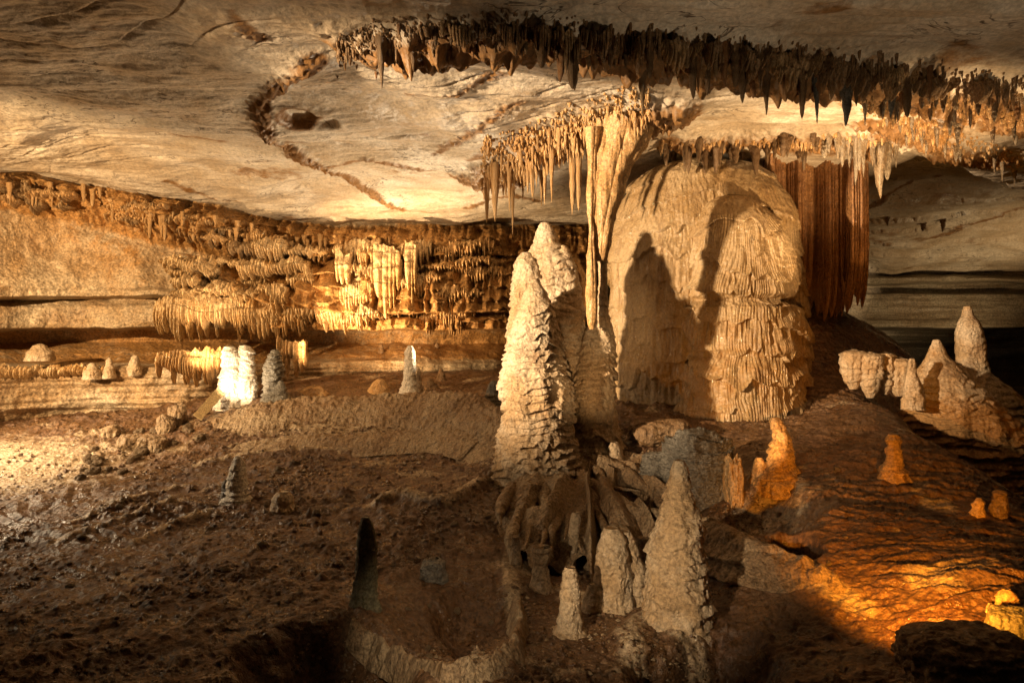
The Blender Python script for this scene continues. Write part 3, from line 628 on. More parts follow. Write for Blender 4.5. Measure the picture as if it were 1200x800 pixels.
S('tall pale cone with a smooth rounded tip in the front right', [(539, 791, 801), (546, 789, 805), (565, 786, 808), (580, 782, 812), (600, 777, 817), (620, 771, 820), (640, 766, 822), (665, 765, 826), (700, 763, 829), (730, 760, 832)], M_CALC,
  lump=0.075, lsc=2.6, ledge=0.03, per=0.11, scal=0.35, grain=0.018, gsc=13, seed=45, nu=260, nv=340)
S('little pale stub on the root-like ridges', [(518, 716, 724), (524, 714, 728), (536, 712, 731), (546, 708, 734)], M_CALC, lump=0.02, lsc=6, seed=46, nu=80, nv=60)
S('golden two-headed stalagmite on the slope below the dome', [(489, 905, 913), (496, 904, 918), (512, 907, 927), (535, 903, 928), (550, 898, 932), (562, 888, 940)], M_AMBER, lump=0.07, lsc=5, ledge=0.03, per=0.08, seed=47, nu=130, nv=140)
S('small amber stub left of the two-headed stalagmite', [(536, 886, 892), (542, 884, 896), (556, 882, 898), (562, 880, 900)], M_AMBER, lump=0.03, lsc=6, seed=48, nu=60, nv=60)
S('yellow pawn-shaped stalagmite in the middle of the right slope', [(509, 1042, 1051), (515, 1039, 1055), (522, 1042, 1053), (527, 1040, 1055), (535, 1041, 1054), (542, 1039, 1056), (552, 1034, 1062), (566, 1031, 1066)], M_AMBER, lump=0.05, lsc=5, ledge=0.02, per=0.09, seed=49, nu=110, nv=140)
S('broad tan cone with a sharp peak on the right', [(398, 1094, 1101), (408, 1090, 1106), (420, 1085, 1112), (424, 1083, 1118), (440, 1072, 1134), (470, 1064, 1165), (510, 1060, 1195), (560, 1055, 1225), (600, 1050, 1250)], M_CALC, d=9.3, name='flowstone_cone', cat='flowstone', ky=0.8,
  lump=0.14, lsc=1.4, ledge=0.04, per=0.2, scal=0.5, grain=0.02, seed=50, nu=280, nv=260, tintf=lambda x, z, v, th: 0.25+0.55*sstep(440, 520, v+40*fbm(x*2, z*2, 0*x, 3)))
S('white statue-like stalagmite on the right behind the tan cone', [(359, 1130, 1137), (364, 1128, 1140), (370, 1128, 1140), (376, 1124, 1145), (390, 1121, 1150), (405, 1122, 1153), (420, 1123, 1152), (436, 1118, 1158), (450, 1108, 1172), (500, 1095, 1216), (570, 1080, 1265)], M_CALC, d=10.4, lump=0.10, lsc=4, ledge=0.02, per=0.1, grain=0.02, seed=51, nu=120, nv=160)
S('thin knobbly stalagmite between the lobed drapery and the tan cone', [(420, 1066, 1071), (426, 1064, 1073), (438, 1063, 1074), (450, 1061, 1078), (466, 1059, 1082)], M_CALC, d=8.9, lump=0.03, lsc=6, seed=52, nu=70, nv=80)
for k, (u0, vt, vb, w, lb) in enumerate([(1147, 583, 604, 13, 'dark-topped stub on the far right slope'), (1172, 574, 606, 16, 'squat dark stub near the right edge of the slope'), (1180, 690, 712, 18, 'lit stump by the greenish slab at the right edge'), (1157, 530, 552, 14, 'dark stub where the slope meets the tan cone'), (1160, 706, 716, 10, 'tiny pale pebble-like stub left of the lit stump')]):
    S(lb, [(vt, u0-w*0.2, u0+w*0.2), (vt+4, u0-w*0.4, u0+w*0.38), ((vt+vb)/2, u0-w*0.45, u0+w*0.42), (vb, u0-w*0.55, u0+w*0.55)], (M_AMBER, M_DARK, M_AMBER, M_DARK, M_CALC)[k], lump=0.05, lsc=6, ledge=0.015, per=0.08, seed=53+k, nu=70, nv=60)

# the flowstone shelf spreading from the tall stalagmites, with an undercut lobed edge
def shelf():
    E = np.array([at(*p) for p in ((545, 560, 8.4), (572, 580, 7.8), (606, 602, 7.15), (640, 622, 6.75), (676, 634, 6.55), (712, 628, 6.65), (745, 612, 6.95), (780, 606, 7.05), (812, 590, 7.4), (835, 560, 8.0))])
    nu, nt = 640, 220
    q = np.linspace(0, len(E)-1, nu)
    e = np.stack([np.interp(q, np.arange(len(E)), E[:, k]) for k in range(3)], -1)
    for _ in range(60): e[1:-1] = 0.25*e[:-2]+0.5*e[1:-1]+0.25*e[2:]
    c = at(690, 520, 8.75)+np.array([0, 0, 0.02])
    sp = np.linspace(0, 1, nu)
    rt = np.abs(vn(sp*13, 0*sp+0.3, 0*sp))                       # root lobes
    lob = 1+0.30*(0.5-rt)*2*0.6+0.06*vn(sp*34, 0*sp, 0*sp)
    t = np.linspace(0.0, 1.35, nt)[:, None]
    tr = np.where(t < 1, t, 1-(t-1)*1.1)
    P = c[None, None]+(e-c)[None]*(tr*(1+(lob-1)*np.clip(tr, 0, 1)**2))[..., None]
    X, Y, Z = P[..., 0], P[..., 1], P[..., 2].copy()
    w = fbm(X*1.3, Y*1.3, 0*X+3, 3)
    root = np.abs(vn(sp[None]*13+0.5*w, 0*X+0.3+0.15*t, 0*X))
    top = t < 1
    Z += np.where(top, 0.46*(0.35-root)*sstep(0.2, 0.75, t), 0.46*(0.35-root))
    Z += 0.05*fbm(X*3, Y*3, 0*X, 4)+0.012*ridged(X*9, Y*9, 0*X, 3)
    Z -= 0.26*sstep(0.62, 1.0, np.minimum(t, 1))**2
    Z -= np.where(top, 0, 0.10*np.sin(np.clip((t-1)/0.2, 0, 1)*np.pi/2)+0.25*sstep(1.1, 1.35, t))
    for u, v, d, r, dp in ((633, 588, 7.4, 0.13, 0.34), (742, 578, 7.6, 0.20, 0.34), (706, 604, 7.1, 0.10, 0.26), (775, 592, 7.35, 0.12, 0.28), (668, 566, 7.9, 0.08, 0.14), (700, 556, 8.0, 0.12, 0.16)):
        h = at(u, v, d); g = np.hypot(X-h[0], (Y-h[1])*0.55)/r+0.45*fbm(X*4, Y*4, 0*X+9, 3)
        Z -= np.where(top, dp*sstep(1.1, 0.7, g), 0)
    me = make_mesh('flowstone_shelf', np.stack([X, Y, Z], -1).reshape(-1, 3)-c, grid_quads(nt, nu))
    o = link('flowstone_shelf', me, M_DAM, None, c)
    tag(o, 'root-like flowstone shelf spreading from the tall stalagmites with dark hollows under its lobed edge', 'flowstone')
shelf()
for k, (u, vt, vb, w_) in enumerate(((604, 628, 662, 9), (634, 640, 690, 20), (692, 640, 668, 9), (752, 630, 684, 16), (768, 624, 656, 8))):
    p = ground_at(u, vb)
    S(('thin drip column under the left lobe of the flowstone shelf', 'stout brown drip column under the left lobe of the flowstone shelf', 'short drip column behind the pear-shaped stalagmite', 'drip column tucked beside the big front cone', 'thin drip column under the right lobe of the shelf')[k],
      [(vt, u-w_*0.5, u+w_*0.5), ((vt+vb)/2, u-w_*0.36, u+w_*0.34), (vb, u-w_*0.6, u+w_*0.6)], M_DAM, lump=0.05, lsc=4, grain=0.015, seed=70+k, nu=70, nv=80, name='dripstone', cat='dripstone')

def tube(name, pts, rad, mat, parent, seed=0, nu=28, nv=110):
    P = np.array(pts, float); q = np.linspace(0, len(P)-1, nv)
    C = np.stack([np.interp(q, np.arange(len(P)), P[:, k]) for k in range(3)], -1)
    for _ in range(40): C[1:-1] = 0.25*C[:-2]+0.5*C[1:-1]+0.25*C[2:]
    C = C+0.05*np.stack([vn(q*1.3+seed, 0*q, 0*q), vn(q*1.3+seed, 0*q+5, 0*q), 0.6*vn(q*1.3+seed, 0*q+9, 0*q)], -1)
    T = np.gradient(C, axis=0); T /= np.linalg.norm(T, axis=1)[:, None]
    A = np.cross(T, [0, 0, 1.0]); A /= np.linalg.norm(A, axis=1)[:, None]+1e-9
    B = np.cross(A, T)
    th = np.linspace(0, 2*np.pi, nu, endpoint=False)
    r = np.interp(q, np.arange(len(P)), rad)
    D_ = np.cos(th)[None, :, None]*A[:, None]+np.sin(th)[None, :, None]*B[:, None]
    W = C[:, None]+D_*r[:, None, None]
    h = 0.75*fbm(W[..., 0]*3+seed, W[..., 1]*3, W[..., 2]*3, 4)+0.2*ridged(W[..., 0]*12, W[..., 1]*12, W[..., 2]*12, 2)
    W = C[:, None]+D_*(r[:, None]*(1+h))[..., None]
    return link(name, make_mesh(name, W.reshape(-1, 3)-np.array(parent.location), grid_quads(nv, nu, wrap=True, flip=True)), mat, parent)
SH = COL.objects['flowstone_shelf']
for k, pl in enumerate(([(652, 522), (650, 545), (664, 575), (668, 606), (664, 632)], [(668, 524), (700, 540), (735, 548), (772, 562), (796, 580), (794, 612)], [(662, 556), (690, 574), (700, 600), (713, 625), (716, 650)],
                        [(690, 566), (730, 588), (760, 598), (786, 604), (800, 622)], [(640, 556), (645, 588), (638, 618), (630, 646)], [(622, 566), (612, 598), (601, 632), (597, 664)], [(704, 588), (718, 606), (738, 620), (742, 648)],
                        [(734, 552), (766, 570), (778, 592), (770, 616)], [(655, 586), (668, 612), (684, 640)], [(602, 566), (590, 590), (584, 612)], [(676, 530), (684, 548), (700, 572), (722, 586)], [(646, 540), (630, 566), (622, 596), (616, 640)], [(690, 540), (712, 562), (748, 574)], [(720, 600), (724, 622), (720, 646)], [(650, 600), (652, 622), (650, 650)], [(774, 566), (800, 574), (815, 596)])):
    pts = [at(u, v, max(6.35, 8.62-(v-518)*0.0178))+np.array([0, 0.05, -0.045]) for u, v in pl]
    n = len(pl)
    tube('root', pts, np.array([0.10, 0.085, 0.07, 0.055, 0.008] if n == 5 else [0.10, 0.085, 0.07, 0.06, 0.05, 0.008] if n == 6 else [0.09, 0.07, 0.055, 0.008] if n == 4 else [0.08, 0.06, 0.008])*(0.75, 1.0, 0.6, 0.85)[k % 4], M_DAM, SH, seed=k*2.7)

# grit and small broken stone, far too much to count
rg = np.random.RandomState(8); co = []; qd = []; mi = []
tet = np.array([(1, 0, 0), (-1, 0, 0), (0, 1, 0), (0, -1, 0), (0, 0, 1), (0, 0, -1)], float)
ft = np.array([(0, 2, 4), (2, 1, 4), (1, 3, 4), (3, 0, 4), (2, 0, 5), (1, 2, 5), (3, 1, 5), (0, 3, 5)])
nn = 0
while nn < 9000:
    u = rg.uniform(-40, 900); v = rg.uniform(492, 800)
    p = ground_at(u, v)
    if p[1] > 11.5 or float(vn(p[0]*1.1, p[1]*1.4, 0.3))+0.5*float(vn(p[0]*4, p[1]*4, 0.8)) < rg.uniform(-0.5, 0.5): continue
    r = p[1]/FP*(0.9+3.2*rg.rand()**4)
    c_ = tet*(0.6+0.7*rg.rand(6, 3))*r*np.array([1, 1, 0.65]); a_ = rg.rand()*6.3
    c_ = np.stack([c_[:, 0]*math.cos(a_)-c_[:, 1]*math.sin(a_), c_[:, 0]*math.sin(a_)+c_[:, 1]*math.cos(a_), c_[:, 2]], -1)
    co.append(c_+p+np.array([0, 0, 0.15*r])); qd.append(ft+nn*6); mi += [int(rg.rand() < 0.3)]*8; nn += 1
me = make_mesh('gravel', np.concatenate(co), np.zeros((0, 4)), None, np.concatenate(qd))
me.polygons.foreach_set('use_smooth', np.zeros(len(me.polygons), bool))
me.materials.append(M_FLOOR); me.materials.append(M_DAM)
if len(me.polygons) == len(mi): me.polygons.foreach_set('material_index', np.array(mi, np.int32))
o = link('gravel', me, None); o['kind'] = 'stuff'
tag(o, 'loose grit and broken stone strewn over the cave floor', 'gravel')

# rocks: angular blocks
def rock_mesh(name, sx, sy, sz, seed, n=64, box=4.0, strata=0.0, rough=0.10):
    th = np.linspace(0, 2*np.pi, n, endpoint=False); ph = np.linspace(0.001, np.pi-0.001, n//2)
    T, Pp = np.meshgrid(th, ph)
    x, y, z = np.cos(T)*np.sin(Pp), np.sin(T)*np.sin(Pp), np.cos(Pp)
    k = (np.abs(x)**box+np.abs(y)**box+np.abs(z)**box)**(-1/box)
    k = k*(1+rough*2.2*fbm(x*1.2+seed*3.7, y*1.2, z*1.2, 4)+rough*0.7*ridged(x*4+seed, y*4, z*4, 3))
    if strata: k = k*(1+strata*(((z*6+0.4*vn(x*2+seed, y*2, z)) % 1.0)-0.5))
    co = np.stack([x*k*sx, y*k*sy, z*k*sz], -1)
    return make_mesh(name, co, grid_quads(n//2, n, wrap=True, flip=True))

def rock(label, u, v, w, h, mat, name='boulder', cat='boulder', group=None, dep=0.8, rot=0, tilt=0, d=None, **kw):
    p = ground_at(u, v) if d is None else at(u, v, d)
    s = p[1]/FP
    o = link(name, rock_mesh(name, w*s/2, w*s/2*dep, h*s/2, u*0.13, **kw), mat, None, (p[0], p[1]+w*s/2*dep*0.6, p[2]+h*s*0.36))
    o.rotation_euler = (tilt, 0, rot)
    return tag(o, label, cat, group)
b = rock('dark grey layered block with a jagged top above the front cone', 826, 590, 76, 92, M_GREY, n=220, box=5, strata=0.10, rough=0.13, rot=0.3)
rock('rusty flake standing on the right end of the grey block', 860, 590, 15, 62, M_AMBER, n=110, rot=0.2, box=4, dep=1.6, rough=0.3)
rock('pale layered slab left of the dark grey block', 778, 575, 48, 46, M_GREY, n=120, box=4, strata=0.14, rot=-0.2)
rock('low brown ledge rock behind the grey block', 775, 520, 60, 30, M_DARK, n=120, box=4, rough=0.16)
rock('smooth greenish slab poking in at the right edge', 1196, 752, 52, 40, M_MOSS, n=120, box=3.5, rot=-0.5, tilt=0.15)
rock('black rock in the bottom right corner', 1150, 815, 150, 74, M_DARK, n=140, box=2.6, rough=0.14, d=3.45)
# rubble by the left bank
GR = 'loose rocks heaped below the left bank'
protos = [rock_mesh('loose_rock', 1, 0.9, 0.75, 3.3*k, n=56, box=(2.2, 3.5, 2.8, 5, 3)[k], rough=(0.2, 0.24, 0.28, 0.2, 0.3)[k]) for k in range(5)]
for p_ in protos: p_.materials.append(M_DAM)
for k in range(46):
    u = random.uniform(95, 250); v = 545-(u-95)*0.36+random.uniform(-14, 20); 
    if k > 30: u = random.uniform(20, 470); v = random.uniform(530, 640)
    p = ground_at(u, v); r = p[1]/FP*random.choice([2, 3, 4, 4, 5, 7] if k <= 30 else [2, 3, 4, 5])
    m = protos[k % 5]
    o = link('loose_rock', m, None, None, (p[0], p[1], p[2]+0.12*r)); o.scale = (r, r, r); o.rotation_euler = (random.uniform(-.4, .4), random.uniform(-.4, .4), random.uniform(0, 6))
    tag(o, 'small rounded tan rock lying in the rubble below the left bank' if k <= 30 else 'pebble-sized clod scattered on the open mud floor', 'rock', GR if k <= 30 else 'clods on the mud floor')
for k in range(70):
    u = random.uniform(60, 1000); v = random.uniform(545, 770)
    p = ground_at(u, v); r = p[1]/FP*random.choice([1.5, 2, 2.5, 3, 4])
    o = link('pebble', protos[k % 5], None, None, (p[0], p[1], p[2]+0.2*r)); o.scale = (r, r*random.uniform(.7, 1.1), r*random.uniform(.6, 1)); o.rotation_euler = (random.uniform(-.4, .4), random.uniform(-.4, .4), random.uniform(0, 6))
    tag(o, 'little brown pebble scattered over the mud and rimstone', 'pebble', 'pebbles scattered over the floor')
for u, v, w, h, lb in ((205, 497, 20, 26, 'knobbly standing rock at the right end of the rubble heap'), (192, 508, 18, 22, 'rounded rock in front of the knobbly standing rock'), (172, 528, 34, 20, 'widest rock at the front of the rubble heap'), (150, 526, 26, 18, 'rock left of the widest rubble rock'),
                       (128, 512, 18, 16, 'upper left rock of the rubble heap'), (183, 528, 18, 16, 'smooth round rock at the right of the widest rubble rock')):
    rock(lb, u, v, w, h, M_DAM, n=80, box=3, rough=0.22, cat='rock', name='loose_rock')
for u, v, w, h, lb in ((47, 412, 22, 9, 'pale pointed mound on the dark ledge of the left bank'), (128, 433, 9, 14, 'small pale post-like stub on the ledge of the left bank'), (158, 430, 12, 14, 'pale pointed stub right of the post-like one'), (108, 434, 14, 9, 'flat pale stone left of the post-like stub')):
    d = 11.6+u*0.004-0.6
    S(lb, [(v-h, u-w*0.12, u+w*0.12), (v-h*0.8, u-w*0.3, u+w*0.3), (v-h*0.3, u-w*0.42, u+w*0.42), (v, u-w*0.6, u+w*0.6)], M_CALC, d=d, lump=0.04, lsc=5, seed=u*0.1, nu=60, nv=50)

# the leaning board that shields the lamp
bd = bpy.data.meshes.new('board')
a = at(258, 459, 11.15); c = at(231, 489, 10.75)
ax = Vector(a-c); L = ax.length; ax.normalize(); side = Vector((0.75, 0.66, 0.1)); side = (side-ax*side.dot(ax)).normalized(); nrm = ax.cross(side)
vs = []; n = 12
for i in range(n+1):
    for s_, t_ in ((-1, -1), (1, -1), (1, 1), (-1, 1)):
        q = ax*(L*i/n)+side*(0.075*s_+0.006*math.sin(i*1.7+s_))+nrm*(0.016*t_)
        vs.append(q)
fs = []
for i in range(n):
    for k in range(4):
        fs.append((i*4+k, i*4+(k+1) % 4, (i+1)*4+(k+1) % 4, (i+1)*4+k))
fs += [(3, 2, 1, 0), (n*4, n*4+1, n*4+2, n*4+3)]
bd.from_pydata(vs, [], fs)
tag(link('board', bd, M_WOOD, None, c), 'weathered wooden board leaning beside the white twin stalagmite', 'board')

# ------------------------------------------------------------------ rimstone dams: swept ridge walls
def dam(name, px_top, ds, hgt, width, mat, label, seed=0, nu=420, nv=60, front=0.5, cat='rimstone dam', crenel=0.03, rip=0.0):
    P = np.array([at(u, v, d) for (u, v), d in zip(px_top, ds)])
    s = np.linspace(0, len(P)-1, nu)
    C = np.stack([np.interp(s, np.arange(len(P)), P[:, k]) for k in range(3)], -1)
    for _ in range(14): C[1:-1] = 0.25*C[:-2]+0.5*C[1:-1]+0.25*C[2:]
    T = np.gradient(C[:, :2], axis=0); T /= np.linalg.norm(T, axis=1)[:, None]+1e-9
    Nn = np.stack([T[:, 1], -T[:, 0]], -1)
    if (Nn[:, 1]).mean() > 0: Nn = -Nn
    # cross-section from far foot over the crest to the near foot
    t = np.linspace(-1, 1, nv)[:, None]
    prof = 1-np.abs(t)**1.5
    offn = np.where(t < 0, t*width*0.5, t*width*front+0.0)
    Z = C[:, 2][None]+(prof-1)*hgt
    X = C[:, 0][None]+Nn[:, 0][None]*offn; Y = C[:, 1][None]+Nn[:, 1][None]*offn
    cren = crenel*(ridged(X*7, Y*7, 0*X+seed, 2)*0.6+vn(X*18, Y*18, 0*X+seed))
    bulge = 0.10*fbm(X*1.6, Y*1.6, Z*1.6+seed, 4)+0.035*ridged(X*8, Y*8, Z*5, 3)+0.03*np.abs(vn(X*14, Y*14, Z*2+seed))
    rz = Z*8+0.9*fbm(X*1.5, Y*1.5, Z+seed, 3); rz = rz-np.floor(rz)
    bulge = bulge+rip*np.where(rz < 0.2, rz/0.2, (1-rz)/0.8)*(0.4+0.6*sstep(-0.2, 0.3, fbm(X*2, Y*2, Z*2+5, 3)))
    k = np.sqrt(np.clip(np.abs(t), 0, 1))*np.sign(t)
    sc_ = min(1.0, hgt/0.5)
    X = X+Nn[:, 0][None]*bulge*k*sc_; Y = Y+Nn[:, 1][None]*bulge*k*sc_; Z = Z+cren*np.exp(-(t/0.35)**2)+0.4*bulge*sc_*np.exp(-(t/0.5)**2)
    base = C.mean(0)-np.array([0, 0, hgt])
    me = make_mesh(name, np.stack([X, Y, Z], -1).reshape(-1, 3)-base, grid_quads(nv, nu))
    return tag(link(name, me, mat, None, base), label, cat)
dam('rimstone_dam', [(205, 520), (250, 494), (300, 474), (345, 468), (420, 466), (500, 459), (556, 463), (590, 486), (612, 530)], [10.5, 10.8, 11.0, 11.2, 11.4, 11.4, 10.9, 10.0, 9.2], 0.72, 1.6, M_DAM, 'long curved rimstone dam of rough tan calcite across the middle of the floor', 1, nu=700, nv=160, front=0.5, rip=0.03)
dam('rimstone_dam', [(215, 535), (262, 522), (340, 512), (430, 508), (520, 502), (572, 512), (590, 540)], [10.0, 10.15, 10.3, 10.35, 10.3, 9.8, 9.0], 0.26, 1.5, M_DAM, 'lower rounded tier of rimstone below the long curved dam', 4, nu=600, nv=90, front=0.35, crenel=0.02)
ap = [(826, 612), (850, 618), (890, 636), (940, 656), (985, 680), (1020, 706)]
dam('flowstone_apron', ap, [ground_at(u, v+k_)[1]+0.30 for (u, v), k_ in zip(ap, (52, 56, 54, 46, 34, 18))], 0.6, 0.8, M_DAM, 'pale sloping flowstone apron with rippled face right of the front cone', 3, nu=360, nv=160, front=0.55, cat='flowstone', crenel=0.02, rip=0.10)
rp = [(414, 722), (440, 746), (480, 770), (525, 780), (575, 772), (602, 750), (610, 725), (606, 700)]
dam('rimstone_dam', rp, [ground_at(u, v+16)[1]-0.02 for u, v in rp], 0.19, 0.16, M_DAM, 'low crinkled rimstone rim curving round the dark foreground pool', 2, nu=420, nv=50, crenel=0.035)

# ------------------------------------------------------------------ stalactites
def tite_mesh(seed, slim, nu=22, nv=44):
    t = np.linspace(0, 1, nv)[:, None]; th = np.linspace(0, 2*np.pi, nu, endpoint=False)[None]
    r = (1-t**slim)**0.75*(0.62+0.38*(1-t)**2.2)
    x, y = np.cos(th), np.sin(th)
    r = r*(1+0.30*fbm(x*0.9+seed*7.7, y*0.9, t*3.2, 3)+0.10*vn(x*3+seed, y*3, t*9)+0.07*np.sin(t*26+seed))+0.015
    wob = 0.18*vn(t*2.2+seed*3.1, 0*t, 0*t)*t; wob2 = 0.18*vn(t*2.2+seed*5.9, 0*t+4, 0*t)*t
    co = np.stack([x*r+wob, y*r+wob2, -t+0*x], -1)
    tr = np.stack([np.full(nu, nu*nv), (nv-1)*nu+np.arange(nu), (nv-1)*nu+(np.arange(nu)+1) % nu], -1)
    co = np.concatenate([co.reshape(-1, 3), [[wob[-1, 0], wob2[-1, 0], -1.0]]])
    return make_mesh('stalactite', co, grid_quads(nv, nu, wrap=True), None, tr)
TM = {}
def tmesh(mat, k):
    key = (mat.name, k)
    if key not in TM:
        me = tite_mesh(k*1.31+1, (1.3, 2.2, 4.0, 1.6, 2.8, 6.0)[k % 6]); me.materials.append(mat); TM[key] = me
    return TM[key]
NT = 0
def stalactite(u, vt, vb, w, mat, label, group=None, p=None, up=0.06, k=None):
    global NT
    NT += 1
    p = ceil_hit(u, vt) if p is None else np.asarray(p, float)
    d = p[1]; ln = d*(vb-vt)/FP+up
    if ln < 0.03: return None
    o = link('stalactite', tmesh(mat, NT % 6 if k is None else k), None, None, (p[0], p[1], p[2]+up))
    r = d*w/FP/2
    o.scale = (r, r, ln); o.rotation_euler = (0, 0, random.uniform(0, 6.28))
    return tag(o, label, 'stalactite', group)

def along(px, s):
    px = np.array(px, float); n = len(px)-1
    return np.array([np.interp(s*n, np.arange(n+1), px[:, 0]), np.interp(s*n, np.arange(n+1), px[:, 1])])
PX_STRIP = [(395, 60), (440, 46), (520, 38), (620, 38), (720, 48), (800, 56), (900, 66), (1000, 80), (1100, 96), (1200, 108)]
for i in range(104):
    s = (i+random.random())/104; u, v = along(PX_STRIP, s); v += random.uniform(-9, 22)
    big = (0.45+0.55*math.exp(-((u-850)/300)**2))*(0.6+0.9*max(0, float(vn(u*0.02, 0.3, 0.7)))+0.3*random.random())
    v += random.choice([0, 0, -8, -14, 10, 18])
    ln = random.choice([12, 18, 24, 32, 44, 60])*big*(0.35+0.65*float(sstep(430, 640, u)))
    lab = 'short dark stalactite in the fringe along the near ceiling ledge' if ln < 20 else 'long dark stalactite in the fringe along the near ceiling ledge'
    stalactite(u, v, v+ln, random.uniform(2.5, 8)+ln*random.uniform(0.08, 0.26), (M_DARK, M_DARK, M_BROWN, M_RUST)[i % 4], lab, 'dark stalactites along the near ceiling ledge')  # dark brown stone, with the unlit near side put into its colour
for u, vt, vb, w, lb in ((447, 52, 105, 15, 'lone black stalactite at the left end of the near ceiling ledge'), (672, 60, 107, 22, 'thick ragged dark stalactite clump hanging below the near ledge'), (635, 50, 80, 18, 'blunt dark stalactite left of the thick ragged clump'),
                         (957, 84, 146, 13, 'long straight grey stalactite hanging before the bright ceiling band'), (992, 84, 148, 22, 'thick grey stalactite cluster hanging before the bright ceiling band'), (870, 72, 121, 14, 'pointed dark stalactite over the dome'), (898, 92, 136, 12, 'pale tipped stalactite right of the pointed dark one'), (1045, 96, 138, 16, 'fat grey stalactite at the right of the bright ceiling band'), (812, 66, 116, 13, 'dark stalactite above the amber drapery')):
    stalactite(u, vt, vb, w, M_DARK if u < 900 else M_GREY, lb, 'dark stalactites along the near ceiling ledge')
for k, (u, w_, h_) in enumerate(((505, 26, 15), (548, 44, 24), (600, 36, 26), (640, 30, 38), (668, 40, 52), (712, 46, 34), (752, 30, 44), (795, 50, 40), (838, 36, 34), (878, 44, 46), (930, 60, 44), (975, 44, 54), (1010, 36, 50), (1050, 40, 40), (1095, 50, 30), (1150, 44, 24))):
    u0, v0 = along(PX_STRIP, float(np.interp(u, [p_[0] for p_ in PX_STRIP], np.linspace(0, 1, len(PX_STRIP)))))
    pl = [(u+f_*w_, ceil_hit(u+f_*w_, v0+4)[1]+o_) for f_, o_ in ((-0.5, 0.0), (-0.15, -0.12), (0.2, 0.1), (0.5, -0.05))]
    o = curtain('drapery', pl, [v0-3, v0-5, v0-3], [v0+h_*0.45, v0+h_, v0+h_*0.75, v0+h_*0.4], (M_DARK, M_BROWN, M_DARK)[k % 3], nfl=max(5, int(w_/3.4)), amp=0.06, tip=0.55, thick=0.08, seed=200+k, jag=0.6, bulge=0.05, rip=0.04, nu=170, nv=60)
    tag(o, 'dark ragged drapery with pointed tips in the fringe along the near ceiling ledge', 'drapery', 'ragged draperies along the near ceiling ledge')
PX_CL = [(564, 198), (605, 190), (645, 168), (700, 150), (762, 128)]
for i in range(62):
    s = (i+random.random())/62; u, v = along(PX_CL, s); v += random.uniform(-22, 30)
    ln = random.choice([12, 18, 24, 34, 52])*random.uniform(0.7, 1.25)*(0.7 if u > 715 else 1.0)
    stalactite(u, v, v+ln, random.uniform(2, 5)+ln*random.uniform(0.04, 0.12), M_AMBER, 'thin amber stalactite in the cluster left of the drapery' if ln < 30 else 'long amber stalactite in the cluster left of the drapery', 'amber stalactites beside the drapery')
for u, vt, vb, w, lb in ((580, 192, 260, 10, 'longest amber stalactite at the left end of the cluster'), (597, 194, 250, 8, 'second long amber stalactite from the left end of the cluster'), (671, 180, 252, 10, 'straight amber stalactite nearest the drapery but one'), (678, 176, 247, 9, 'straw-like amber stalactite beside the drapery'), (623, 186, 232, 9, 'amber stalactite in the middle of the cluster')):
    stalactite(u, vt, vb, w, M_AMBER, lb, 'amber stalactites beside the drapery')
PX_ROW = [(770, 168), (850, 172), (930, 168), (1000, 162), (1050, 176)]
for i in range(36):
    s = (i+random.random())/36; u, v = along(PX_ROW, s); v += random.uniform(-6, 10)
    ln = random.choice([14, 20, 26])*(1.6 if 985 < u < 1045 else 1)*random.uniform(0.8, 1.3)
    stalactite(u, v, v+ln, random.uniform(8, 13), M_DARK if u < 960 else M_CALC, 'stubby brown stalactite on the ledge above the dome' if u < 960 else 'pale stalactite on the ledge above the red curtain', 'stalactites on the ledge above the dome')
stalactite(1031, 168, 233, 18, M_CALC, 'longest pale stalactite right of the red curtain', 'stalactites on the ledge above the dome')
for i in range(38):
    s = random.random(); u, v = along([(1010, 125), (1060, 142), (1110, 162), (1195, 188)] if i % 3 else [(1080, 118), (1150, 136), (1205, 148)], s); v += random.uniform(-14, 16)
    stalactite(u, v, v+random.uniform(8, 24), random.uniform(5, 9), M_CALC, 'short cream stalactite in the crusty patch on the right ceiling', 'cream stalactites on the right ceiling')
for u, v in ((1105, 258), (1082, 262), (1040, 256)):
    stalactite(u, v, v+(14 if u > 1100 else 9), 8, M_DARK, 'black stub hanging alone on the far right ceiling' if u > 1100 else 'tiny dark stub on the far right ceiling', 'dark stubs on the far right ceiling')
# under the crust band of the left wall
for i in range(52):
    u = random.uniform(10, 570); jv = np.interp(u, sorted(J), [J[k][0] for k in sorted(J)]); D = np.interp(u, sorted(J), [J[k][1] for k in sorted(J)])
    v = jv+random.uniform(10, 36)
    stalactite(u, v, v+random.uniform(8, 22), random.uniform(4, 8), M_AMBER, 'small brown stalactite hanging from the crust along the top of the left wall', 'stalactites in the crust of the left wall', p=at(u, v, D-0.42))
# tiny drips beyond counting, one mesh
co = []; qd = []; nb = 0; rr_ = random.Random(5)
def spray(px, n, sp, l0, l1, dv=0):
    global nb
    for i in range(n):
        u, v = along(px, rr_.random()); v += dv+rr_.triangular(-sp, sp, 0); p = ceil_hit(u, v)
        if p[1] > 13: continue
        r = p[1]/FP*rr_.uniform(1.0, 2.5); l = p[1]/FP*(l0+(l1-l0)*rr_.random()**2.2)*(0.5+max(0, float(vn(u*0.03, v*0.03, 0.5)))*1.8)*(0.35+0.65*float(sstep(420, 600, u)))
        for kk, (f, zz) in enumerate(((1.2, 0.03), (0.8, -l*0.5), (0.12, -l))):
            for a_ in range(6):
                co.append((p[0]+r*f*math.cos(a_*1.047), p[1]+r*f*math.sin(a_*1.047), p[2]+zz))
        for kk in range(2):
            for a_ in range(6):
                qd.append((nb+kk*6+a_, nb+kk*6+(a_+1) % 6, nb+kk*6+6+(a_+1) % 6, nb+kk*6+6+a_))
        nb += 18
spray(PX_STRIP, 1300, 27, 4, 22)
